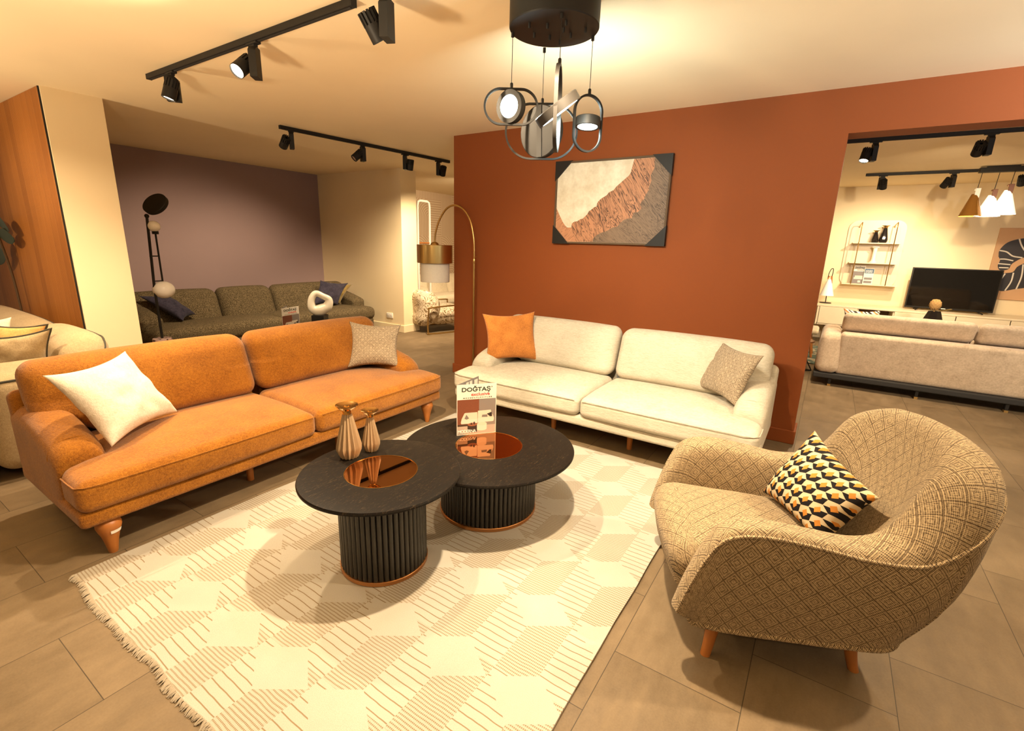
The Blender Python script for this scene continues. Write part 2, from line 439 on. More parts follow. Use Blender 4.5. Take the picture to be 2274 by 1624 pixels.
    def obj(s, name, mat, parent=None, smooth=True, angle=40):
        me = bpy.data.meshes.new(name); me.from_pydata(s.v, [], s.f); me.validate(); 
        bm = bmesh.new(); bm.from_mesh(me); bmesh.ops.recalc_face_normals(bm, faces=bm.faces)
        bm.to_mesh(me); bm.free()
        uvl = me.uv_layers.new(name='UVMap')
        vi = np.zeros(len(me.loops), dtype=np.int32); me.loops.foreach_get('vertex_index', vi)
        uvl.data.foreach_set('uv', np.array(s.uv, dtype=np.float32)[vi].ravel())
        if smooth:
            me.polygons.foreach_set('use_smooth', [True]*len(me.polygons)); me.set_sharp_from_angle(angle=math.radians(angle))
        me.materials.append(M[mat] if isinstance(mat, str) else mat)
        o = bpy.data.objects.new(name, me); COL.objects.link(o)
        if parent is not None: o.parent = parent
        return o
def tag(o, label=None, cat=None, group=None, kind=None):
    if label: o['label'] = label
    if cat: o['category'] = cat
    if group: o['group'] = group
    if kind: o['kind'] = kind
    return o
def thing(name, label, cat, loc=(0, 0, 0), rz=0.0, group=None):
    o = bpy.data.objects.new(name, None); COL.objects.link(o); o.location = loc; o.rotation_euler = (0, 0, rz)
    o.empty_display_size = 0.1
    return tag(o, label, cat, group)
def struct(o): o['kind'] = 'structure'; return o
def copy_tree(o, parent=None):
    c = o.copy(); COL.objects.link(c)
    if parent is not None: c.parent = parent
    for ch in list(o.children): copy_tree(ch, c)
    return c
def frame(n, up=(0, 0, 1)):
    """3x3 matrix whose z axis is n"""
    z = Vector(n).normalized(); u = Vector(up)
    if abs(z.dot(u.normalized())) > 0.98: u = Vector((1, 0, 0))
    x = u.cross(z).normalized(); y = z.cross(x)
    return Matrix((x, y, z)).transposed()
def catmull(P, n):
    """resample a list of points (N x D) with n samples per span"""
    P = np.array(P, float); out = []
    Q = np.vstack([2*P[0]-P[1], P, 2*P[-1]-P[-2]])
    for i in range(1, len(Q)-2):
        for k in range(n):
            t = k/n
            out.append(0.5*((2*Q[i]) + (-Q[i-1]+Q[i+1])*t + (2*Q[i-1]-5*Q[i]+4*Q[i+1]-Q[i+2])*t*t + (-Q[i-1]+3*Q[i]-3*Q[i+1]+Q[i+2])*t**3))
    out.append(P[-1]); return np.array(out)
def text(name, body, size, mat, parent, mtx, align='LEFT', bold=0.0, track=1.0, extrude=0.0004, xs=1.0):
    c = bpy.data.curves.new(name, 'FONT'); c.body = body; c.size = size; c.align_x = align; c.offset = bold
    c.space_character = track; c.extrude = extrude; c.resolution_u = 3
    t = bpy.data.objects.new('tmp', c); COL.objects.link(t)
    bpy.context.view_layer.update()
    dg = bpy.context.evaluated_depsgraph_get()
    me = bpy.data.meshes.new_from_object(t.evaluated_get(dg)); me.name = name
    bpy.data.objects.remove(t); bpy.data.curves.remove(c)
    me.transform(Matrix.Diagonal((xs, 1, 1, 1))); me.transform(mtx); me.materials.clear(); me.materials.append(M[mat])
    o = bpy.data.objects.new(name, me); COL.objects.link(o)
    if parent is not None: o.parent = parent
    return o

def pillow(name, label, corners, thick, mat, seed=0, group=None, n=30, pinch=0.15, wrinkle=0.006, sag=0.0, piping=None):
    """square scatter cushion stretched over four corner points (bl, br, tr, tl)"""
    bl, br, tr, tl = [Vector(c) for c in corners]
    cen = (bl+br+tr+tl)/4; nrm = (br-bl+tr-tl).cross(tl-bl+tr-br).normalized()
    w = ((br-bl).length+(tr-tl).length)/2; h = ((tl-bl).length+(tr-br).length)/2
    b = B(); V = []; UV = []; F = []
    for side in (1, -1):
        base = len(V)
        for j in range(n+1):
            for i in range(n+1):
                u = -math.cos(PI*i/n)*0.5 - (1-2*i/n)*0.5; v = -math.cos(PI*j/n)*0.5 - (1-2*j/n)*0.5
                x = u*(1-pinch*(1-v*v)*u*u); y = v*(1-pinch*(1-u*u)*v*v)
                p = bl*(1-x)*(1-y)/4 + br*(1+x)*(1-y)/4 + tr*(1+x)*(1+y)/4 + tl*(1-x)*(1+y)/4
                t = max(0, (1-u*u)*(1-v*v))**0.5
                hh = thick*t*(1 - 0.18*v)
                nz = mnoise.noise(Vector((u*2.2+seed*3.1, v*2.2, side*4+seed)))*wrinkle*3*t + mnoise.noise(Vector((u*6+seed, v*6, side*7.0)))*wrinkle*t
                ang = math.atan2(v, u); rr = max(abs(u), abs(v))
                nz += wrinkle*1.4*math.sin(ang*9+seed)*max(0, rr-0.45)*t
                p = p + nrm*side*(hh + nz) - Vector((0, 0, 1))*sag*(1-u*u)*max(0, v)*max(0, v)
                V.append(p - cen); UV.append((x*w/2, y*h/2))
        for j in range(n):
            for i in range(n):
                q = (base+j*(n+1)+i, base+j*(n+1)+i+1, base+(j+1)*(n+1)+i+1, base+(j+1)*(n+1)+i)
                F.append(q if side > 0 else q[::-1])
    # weld rim
    idx = {}; rem = []; V2 = []; U2 = []
    for k, p in enumerate(V):
        q = (round(p.x, 5), round(p.y, 5), round(p.z, 5))
        if q not in idx: idx[q] = len(V2); V2.append(p); U2.append(UV[k])
        rem.append(idx[q])
    b.add(V2, [[rem[i] for i in f] for f in F], U2)
    o = b.obj(name, mat, None, angle=180); o.location = cen
    tag(o, label, 'cushion', group)
    if piping:
        pts = []
        for (u, v) in [(-1+2*i/20, -1) for i in range(20)] + [(1, -1+2*i/20) for i in range(20)] + [(1-2*i/20, 1) for i in range(20)] + [(-1, 1-2*i/20) for i in range(20)]:
            x = u*(1-pinch*(1-v*v)*u*u); y = v*(1-pinch*(1-u*u)*v*v)
            pts.append(bl*(1-x)*(1-y)/4 + br*(1+x)*(1-y)/4 + tr*(1+x)*(1+y)/4 + tl*(1-x)*(1+y)/4 - cen)
        B().tube(pts, 0.007, 6, True).obj('piping', piping, o)
    return o

# ------------------------------------------------------------------ room shell
ZC = 2.68
def slab(name, x0, x1, y0, y1, z0, z1, mat): 
    b = B(); b.box(((x0+x1)/2, (y0+y1)/2, (z0+z1)/2), (x1-x0, y1-y0, z1-z0))
    return struct(b.obj(name, mat, smooth=False))
slab('floor', -10, 4.5, -3.2, 11, -0.12, 0.0, 'floor')
slab('ceiling', -10, 4.5, -3.2, 11, ZC, ZC+0.12, 'ceiling')
slab('wall_left', -8.35, -8.15, 1.88, 6.2, 0, ZC, 'purple')
slab('wall_recess', -8.15, -6.02, 5.85, 6.2, 0, ZC, 'cream')
slab('wall_partition', -10, -5.545, 1.475, 1.88, 0, ZC, 'cream')
slab('wall_passage', -8.35, -8.15, 6.2, 10.65, 0, ZC, 'arcs')
slab('wall_far', -8.35, 4.2, 10.65, 10.85, 0, ZC, 'cream')
slab('wall_right', 4.0, 4.2, 4.62, 10.65, 0, ZC, 'cream')
b = B(); b.box((-1.8625, 4.51, ZC/2), (3.635, 0.23, ZC)); b.box((2.0775, 4.51, 2.53), (4.245, 0.23, 0.30))
struct(b.obj('wall_back', 'red', smooth=False))
# fluted wood cladding on the partition
b = B(); b.box((-7.77, 1.470, ZC/2), (4.4, 0.010, ZC-0.004)); struct(b.obj('wall_cladding', 'fluted', smooth=False))
b = B(); b.box((-5.566, 1.469, ZC/2), (0.010, 0.011, ZC-0.004)); struct(b.obj('trim_1', 'black', smooth=False))
def base_board(name, x0, x1, y0, y1, mat, h=0.115):
    b = B(); b.box(((x0+x1)/2, (y0+y1)/2, h/2), (x1-x0, y1-y0, h), 0.006, 2); return struct(b.obj(name, mat, smooth=False))
base_board('baseboard_back', -3.695, -0.03, 4.377, 4.396, 'red')
base_board('baseboard_jamb', -0.046, -0.028, 4.39, 4.64, 'red')
base_board('baseboard_recess', -8.14, -6.005, 5.833, 5.851, 'cream', 0.13)
base_board('baseboard_stub', -6.021, -6.003, 5.835, 6.21, 'cream', 0.13)

# ------------------------------------------------------------------ three-seat sofa (orange and ivory)
def sofa(label, fab, loc, rz):
    t = thing('sofa', label, 'sofa', loc, rz)
    L, D = 2.50, 0.93; hx = L/2
    # base rail and side panels
    b = B(); b.rbox((0, 0.475, 0.232), (L, D-0.02, 0.085), 0.028, 10, 3)
    b.obj('base', fab, t)
    # back frame
    def lean(p):
        return Vector((p.x, p.y + 0.06*max(0, (p.z+0.25))/0.5, p.z))
    b = B(); b.rbox((0, 0.855, 0.45), (L-0.01, 0.10, 0.50), 0.045, 10, 4, lean)
    b.obj('back_frame', fab, t)
    # arms: lofted, lower and rounder towards the front
    st = [(0.255, 0.44, 0.50), (0.262, 0.485, 0.84), (0.285, 0.512, 0.95), (0.34, 0.545, 1.0), (0.45, 0.578, 1.0), (0.60, 0.608, 1.0), (0.75, 0.622, 1.0), (0.90, 0.628, 1.0), (0.925, 0.62, 0.97)]
    st = catmull(st, 4)
    for sgn in (-1, 1):
        rows = []
        for (y, zt, wf) in st:
            w = 0.212*wf; x0 = 1.248 - 0.106 
            row = []
            r = min(0.085, w/2*0.98); zb = 0.255
            pts = [(-w/2, zb), (-w/2, zb+(zt-zb)*0.35), (-w/2, zt-r)]
            for k in range(1, 9):
                a = PI - PI/2*k/8; pts.append((-w/2+r + r*math.cos(a), zt-r+r*math.sin(a)))
            for k in range(0, 9):
                a = PI/2 - PI/2*k/8; pts.append((w/2-r+r*math.cos(a), zt-r+r*math.sin(a)))
            pts += [(w/2, zb+(zt-zb)*0.35), (w/2, zb)]
            for (px, pz) in pts: row.append((sgn*(x0+px), y, pz))
            rows.append(row)
        b = B(); b.ring(rows); arm = b.obj('arm', fab, t, angle=70)
        # seam where the top panel of the arm meets its front
        seam = [(sgn*(1.142 + 0.1075*math.cos(a)*0.99), 0.345, 0.458+0.092*math.sin(a)) for a in np.linspace(0.0, PI, 15)]
        B().tube(seam, 0.0032, 6).obj('seam', fab, arm)
    # seat cushions with a T-shaped front
    for sgn in (-1, 1):
        def fn(p, sgn=sgn):
            q = p.copy(); X = (p.x + 0.6225)     # 0 at centre split .. 1.245 outside
            y = p.y + 0.375
            z = p.z
            full = 1.245; lim = 1.052
            s_ = 1/(1+math.exp((y-0.262)/0.012)); xo = lim + (full-lim)*s_
            X2 = X if X < 0.8 else 0.8 + (X-0.8)*(xo-0.8)/(full-0.8)
            cx = max(0, 1-((X2/xo)*2-1)**2); cy = max(0, 1-((y/0.75)*2-1)**2)
            kz = max(0.0, min(1.0, (z+0.03)/0.10)); z += kz*(0.034*cx**0.6*cy**0.6 - 0.010*(1-max(0.0, min(1, y/0.25))))
            y2 = y - (0.012*cx if y < 0.1 else 0)
            return Vector((sgn*(X2 + 0.004), y2, z))
        b = B(); b.rbox((0, -0.005, 0.352), (1.245, 0.75, 0.165), 0.05, 22, 5, fn)
        c = b.obj('seat_cushion', fab, t, angle=80)
        pts = [(sgn*(0.03), -0.010, 0.408)] + [(sgn*x, -0.012-0.010*math.sin(PI*x/1.245), 0.410) for x in np.linspace(0.1, 1.16, 12)] + [(sgn*1.215, -0.001, 0.409), (sgn*1.245, 0.03, 0.409), (sgn*1.247, 0.12, 0.409), (sgn*1.246, 0.2, 0.409)]
        B().tube(pts, 0.0035, 6).obj('piping', fab, c)
    # back cushions
    for sgn in (-1, 1):
        def fb(p, sgn=sgn):
            u = p.x/0.59; w = p.z/0.2
            y = p.y
            if y < 0: y -= 0.035*max(0, 1-u*u)*max(0, 1-w*w)
            y += 0.16*(p.z+0.2)*0.9/0.4*0.9
            z = p.z
            if p.z < 0 and p.x > 0.30: z = p.z*(1-0.62*min(1, max(0, (p.x-0.37)/0.10)))     # outer end rides over the arm
            z -= 0.012*abs(u)**3*(1 if p.z > 0 else 0)
            return Vector((sgn*(p.x + 0.605), y, z))
        b = B(); b.rbox((0, 0.735, 0.655), (1.195, 0.19, 0.43), 0.085, 18, 6, fb)
        b.obj('back_cushion', fab, t, angle=80)
    # turned legs at the corners, plain tapered legs in the middle
    turned = [(0.036, 0.197), (0.037, 0.185), (0.048, 0.176), (0.053, 0.160), (0.053, 0.145), (0.046, 0.122), (0.038, 0.100), (0.031, 0.070), (0.024, 0.03), (0.020, 0.006), (0.018, 0.0)]
    first = None
    for x in (-1.135, 1.135):
        for y in (0.085, 0.82):
            b = B(); b.lathe(turned, (x, y, 0), 24); lg = b.obj('leg', 'wood', t)
            if first is None: first = lg
    for x in (-0.34, 0.34):
        for y in (0.27, 0.72):
            b = B(); b.lathe([(0.026, 0.197), (0.020, 0.02), (0.020, 0.0)], (x, y, 0), 16); b.obj('leg', 'wood', t)
    return t, first
orange_sofa, og_leg = sofa('burnt orange three-seat sofa on turned wooden legs beside the pale rug', 'orange_fab', (-2.70, 1.815, 0), PI/2)
ivory_sofa, _ = sofa('ivory three-seat sofa standing against the terracotta wall under the framed picture', 'white_fab', (-1.452, 3.20, 0), 0)
# paper sticker on the near leg
b = B(); a0 = -1.75
b.ring([[(-1.135+0.0478*math.cos(a), 0.085+0.0478*math.sin(a), 0.118) for a in np.linspace(a0, a0+1.0, 6)],
        [(-1.135+0.0535*math.cos(a), 0.085+0.0535*math.sin(a), 0.136) for a in np.linspace(a0, a0+1.0, 6)]], False)
b.obj('paper_sticker', 'white', og_leg)

# scatter cushions of the two sofas
pillow('scatter_cushion', 'white square cushion leaning on the near arm of the orange sofa',
       [(-2.955, 0.795, 0.475), (-3.27, 1.235, 0.475), (-3.40, 1.06, 0.875), (-3.08, 0.622, 0.875)], 0.085, 'white_cush', 1, 'scatter cushions on the seats', wrinkle=0.007)
pillow('scatter_cushion', 'small taupe diamond-patterned cushion at the far end of the orange sofa',
       [(-3.345, 2.57, 0.475), (-3.03, 2.875, 0.475), (-3.17, 3.04, 0.815), (-3.475, 2.72, 0.850)], 0.075, 'cush_weave', 2, 'scatter cushions on the seats')
pillow('scatter_cushion', 'orange tweed cushion at the left arm of the ivory sofa',
       [(-2.575, 3.52, 0.475), (-2.185, 3.88, 0.475), (-2.315, 3.965, 0.928), (-2.685, 3.615, 0.905)], 0.07, 'orange_cush', 3, 'scatter cushions on the seats', wrinkle=0.004)
pillow('scatter_cushion', 'taupe patterned cushion tipped on the right arm of the ivory sofa',
       [(-0.765, 3.91, 0.475), (-0.41, 3.575, 0.475), (-0.288, 3.66, 0.85), (-0.636, 4.03, 0.855)], 0.07, 'cush_weave', 4, 'scatter cushions on the seats')

# ------------------------------------------------------------------ coffee tables
def coffee_table(label, cx, cy, R, H, Rb, Ri):
    t = thing('coffee_table', label, 'coffee table', (cx, cy, 0.0138))
    H -= 0.0138
    th = 0.022
    b = B(); b.lathe([(R-0.05, H-th-0.008), (R-0.012, H-th), (R-0.001, H-th+0.006), (R, H-0.008), (R-0.004, H-0.001), (R-0.012, H), (Ri+0.004, H), (Ri+0.003, H-0.004), (Ri, H-0.006), (0.01, H-0.006)], seg=96)
    b.obj('table_top', 'ash', t, angle=30)
    b = B(); b.lathe([(Ri+0.0036, H-0.004), (Ri+0.0036, H+0.0005), (Ri, H+0.0008), (Ri, H-0.004)], seg=96, cap=False); b.obj('inset_ring', 'gold', t)
    b = B(); b.lathe([(Ri, H-0.005), (Ri, H-0.0012)], seg=96); b.obj('mirror_inset', 'mirror', t, angle=30)
    nr = int(round(2*PI*Rb/0.0265)); seg = nr*8; rows = []
    for z in (0.022, H-th-0.006):
        row = []
        for j in range(seg):
            a = 2*PI*j/seg; f = (j % 8)/8*2-1
            r = Rb-0.016 + 0.012*math.sqrt(max(0, 1-f*f))
            row.append((r*math.cos(a), r*math.sin(a), z))
        rows.append(row)
    b = B(); b.ring(rows); b.obj('ribbed_base', 'rib', t, angle=60)
    b = B(); b.lathe([(Rb-0.02, 0), (Rb-0.002, 0.0), (Rb, 0.003), (Rb, 0.019), (Rb-0.002, 0.022), (Rb-0.02, 0.022)], seg=96); b.obj('plinth_band', 'copper', t, angle=30)
    return t
coffee_table('smaller taller round black coffee table in front, with vases on it', -1.63, 1.41, 0.374, 0.492, 0.210, 0.166)
coffee_table('larger lower round black coffee table behind, with the brochure on it', -1.51, 2.116, 0.497, 0.407, 0.286, 0.192)

def ribbed_vase(label, x, y, z, h, r, rt):
    t = thing('vase', label, 'vase', (x, y, z), 0.2, 'ribbed vases on the small coffee table')
    n = 14
    prof = [(r*0.62, 0), (r*0.70, 0.004), (r*0.97, h*0.16), (r, h*0.22), (r*0.40, h*0.80), (r*0.34, h*0.84)]
    b = B(); rows = []
    for (q, zz) in prof:
        rows.append([((q*(1.0 if j % 2 == 0 else 0.80))*math.cos(PI*j/n), (q*(1.0 if j % 2 == 0 else 0.80))*math.sin(PI*j/n), zz) for j in range(2*n)])
    b.ring(rows); b.obj('body', 'vase_tan', t, angle=15)
    b = B(); b.lathe([(r*0.34, h*0.83), (r*0.34, h*0.86), (rt*0.42, h*0.90), (rt*0.75, h*0.945), (rt, h*0.985), (rt, h), (rt*0.9, h*0.995), (rt*0.55, h*0.965), (rt*0.30, h*0.97), (rt*0.24, h*0.93), (rt*0.12, h*0.85)], seg=40)
    b.obj('gold_rim', 'gold', t)
ribbed_vase('taller ribbed tan vase with gold rim on the small table', -1.868, 1.418, 0.492, 0.277, 0.063, 0.053)
ribbed_vase('shorter ribbed tan vase with gold rim on the small table', -1.842, 1.535, 0.492, 0.222, 0.046, 0.043)

# ------------------------------------------------------------------ brochures
def brochure(label, p0, p1, z, h, back_dir, group, back=True):
    """standing folded brochure: p0 fold corner, p1 outer corner of the front page"""
    t = thing('brochure', label, 'brochure', (p0[0], p0[1], z), 0.0, group)
    ex = Vector((p1[0]-p0[0], p1[1]-p0[1], 0)); w = ex.length; ex.normalize(); nz = Vector((ex.y, -ex.x, 0))
    def page(name, e, n, mat):
        b = B(); pts = []
        for d in (0, 0.0012):
            pts += [(-n*d), e*w-n*d, e*w+Vector((0, 0, h))-n*d, Vector((0, 0, h))-n*d]
        b.add(pts, [(0, 1, 2, 3), (7, 6, 5, 4), (0, 4, 5, 1), (1, 5, 6, 2), (2, 6, 7, 3), (3, 7, 4, 0)])
        return b.obj(name, mat, t, smooth=False)
    fp = page('front_page', ex, nz, 'paper')
    bd = Vector((back_dir[0], back_dir[1], 0)).normalized(); bn = Vector((-bd.y, bd.x, 0))
    if bn.dot(nz) < 0: bn = -bn
    if back:
        bp = page('back_page', bd, bn, 'photo_grey')
        q = B()
        for (x0, x1, y0, y1) in ((0.40, 0.52, 0.80, 0.97), (0.56, 0.68, 0.80, 0.97), (0.78, 0.94, 0.7, 0.96)):
            q.add([bd*w*x0+Vector((0, 0, h*y0))+bn*0.0016, bd*w*x1+Vector((0, 0, h*y0))+bn*0.0016, bd*w*x1+Vector((0, 0, h*y1))+bn*0.0016, bd*w*x0+Vector((0, 0, h*y1))+bn*0.0016], [(0, 1, 2, 3)])
        q.obj('printed_window', 'photo_pale', bp, smooth=False)
    mt = Matrix((ex, Vector((0, 0, 1)), nz)).transposed().to_4x4()
    def at(x, y, d=0.0006): return Matrix.Translation(ex*w*x + Vector((0, 0, h*y)) + nz*d) @ mt
    def quad(name, pts, mat, d, par):
        b = B(); b.add([ex*w*x + Vector((0, 0, h*y)) + nz*d for (x, y) in pts], [tuple(range(len(pts)))], [(x, y/0.72) for (x, y) in pts])
        return b.obj(name, mat, par, smooth=False)
    ph = quad('cover_photo', [(0.015, 0.012), (0.985, 0.012), (0.985, 0.705), (0.015, 0.705)], 'cover', 0.0005, fp)
    def arc(cx, cy, rx, ry, a0=0, a1=2*PI, n=24): return [(cx+rx*math.cos(a), cy+ry*math.sin(a)) for a in np.linspace(a0, a1, n)[:-1]]
    # the printed sofa and tables of the cover photograph
    quad('printed_sofa', [(0.16, 0.31), (0.14, 0.27), (0.20, 0.43), (0.22, 0.44), (0.24, 0.395), (0.52, 0.395), (0.52, 0.25), (0.52, 0.225), (0.12, 0.225), (0.10, 0.26), (0.12, 0.32)][5:] + [(0.11, 0.31), (0.19, 0.435), (0.215, 0.445), (0.515, 0.445)], 'photo_sofa', 0.0009, ph)
    quad('printed_sofa', [(0.525, 0.235), (0.935, 0.245), (0.95, 0.30), (0.92, 0.36), (0.88, 0.40), (0.86, 0.475), (0.53, 0.47)], 'photo_sofa', 0.0009, ph)
    quad('printed_seat', [(0.10, 0.245), (0.115, 0.225), (0.52, 0.225), (0.52, 0.31), (0.20, 0.31), (0.115, 0.295)], 'photo_pale', 0.0011, ph)
    quad('printed_seat', [(0.525, 0.232), (0.92, 0.24), (0.935, 0.262), (0.925, 0.30), (0.80, 0.325), (0.525, 0.32)], 'photo_pale', 0.0011, ph)
    quad('printed_cushion', [(0.19, 0.33), (0.24, 0.41), (0.31, 0.33), (0.25, 0.31)], 'photo_grey', 0.0012, ph)
    quad('printed_cushion', [(0.63, 0.34), (0.64, 0.385), (0.77, 0.385), (0.78, 0.335)], 'photo_grey', 0.0012, ph)
    quad('printed_cushion', [(0.76, 0.40), (0.88, 0.43), (0.90, 0.34), (0.84, 0.34)], 'photo_dark', 0.0013, ph)
    quad('printed_table', [(0.27, 0.05), (0.51, 0.05), (0.51, 0.205), (0.27, 0.205)], 'photo_dark', 0.0012, ph)
    quad('printed_table', arc(0.395, 0.205, 0.125, 0.035), 'photo_wood', 0.0014, ph)
    quad('printed_table', arc(0.635, 0.10, 0.125, 0.035, PI, 2*PI) + [(0.76, 0.10), (0.76, 0.205), (0.51, 0.205)], 'photo_pale', 0.0012, ph)
    quad('printed_table', arc(0.635, 0.205, 0.125, 0.035), 'photo_sofa', 0.0014, ph)
    quad('printed_vase', [(0.34, 0.205), (0.36, 0.25), (0.40, 0.20)], 'photo_dark', 0.0016, ph)
    quad('printed_vase', [(0.42, 0.205), (0.42, 0.255), (0.455, 0.26), (0.455, 0.205)], 'photo_dark', 0.0016, ph)
    # lettering
    text('lettering', 'DO\u011eTA\u015e', h*0.112, 'ink', fp, at(0.115, 0.862), 'LEFT', bold=h*0.0026, track=0.98, xs=w/(h*0.78)*1.23)
    text('lettering', '\u00ae', h*0.03, 'ink', fp, at(0.865, 0.925), 'LEFT')
    text('lettering', 'exclusive', h*0.088, 'redink', fp, at(0.83, 0.775), 'RIGHT', bold=h*0.0006, track=0.95, xs=w/(h*0.78)*1.22)
    text('lettering', '\u02c6', h*0.085, 'ink', fp, at(0.77, 0.768), 'LEFT')
    text('lettering', 'M O D E R N  F U R N I T U R E', h*0.030, 'ink', fp, at(0.52, 0.726), 'CENTER', bold=h*0.0004, xs=w/(h*0.78)*1.38)
    text('lettering', 'MODERNA', h*0.088, 'whiteink', ph, at(0.02, 0.045, 0.0018), 'LEFT', track=0.86, xs=w/(h*0.78)*0.92)
    return t
brochure('open folded brochure standing on the large coffee table', (-1.745, 2.106), (-1.589, 2.296), 0.407, 0.322, (-0.09, 0.99), 'store brochures')

# ------------------------------------------------------------------ rug
def rug():
    t = thing('rug', 'large cream woven rug with tumbling cube pattern under the coffee tables', 'rug', (0, 0, 0))
    x0, x1, y0, y1 = -2.705, -0.525, 0.500, 3.25
    nx, ny = 60, 90; V = []; F = []
    def wob(x, y, k): return mnoise.noise(Vector((x*3.1, y*3.1, k)))
    for lay in (1, 0):
        o = len(V)
        for j in range(ny+1):
            for i in range(nx+1):
                u = i/nx; v = j/ny; x = x0+(x1-x0)*u; y = y0+(y1-y0)*v
                ex = 0.008*wob(x, y, 1.0)*(1 if i in (0, nx) else 0.5)
                ey = 0.014*wob(x*1.3, 0, 5.0)*max(0, 1-v*12) 
                z = 0.012 + 0.0012*wob(x*1.5, y*1.5, 9.0) if lay else 0.001
                V.append((x+ex, y+ey, z))
        for j in range(ny):
            for i in range(nx):
                a = o+j*(nx+1)+i; q = (a, a+1, a+nx+2, a+nx+1); F.append(q if lay else q[::-1])
    n1 = (nx+1)*(ny+1)
    rim = [i for i in range(nx+1)] + [j*(nx+1)+nx for j in range(1, ny+1)] + [ny*(nx+1)+i for i in range(nx-1, -1, -1)] + [j*(nx+1) for j in range(ny-1, 0, -1)]
    for k in range(len(rim)):
        a, c = rim[k], rim[(k+1) % len(rim)]; F.append((a, a+n1, c+n1, c))
    b = B(); b.add(V, F); b.obj('woven_field', 'rug', t, angle=60)
    rng = random.Random(4); b = B()
    for k in range(620):
        x = x0 + 0.004 + (x1-x0-0.008)*k/619 + rng.uniform(-0.002, 0.002)
        ey = 0.014*wob(x*1.3, 0, 5.0); ln = 0.024 + 0.010*wob(x*4, 2, 3.0) + rng.uniform(-0.006, 0.006); dx = rng.uniform(-0.010, 0.010)
        ys = y0+ey+0.003
        b.tube([(x, ys, 0.0105), (x+dx*0.4, ys-ln*0.5, 0.010), (x+dx, ys-ln, 0.003)], [0.0026, 0.0023, 0.0014], 4)
    tag(b.obj('fringe', 'fringe', t), kind='stuff')
    return t
rug()

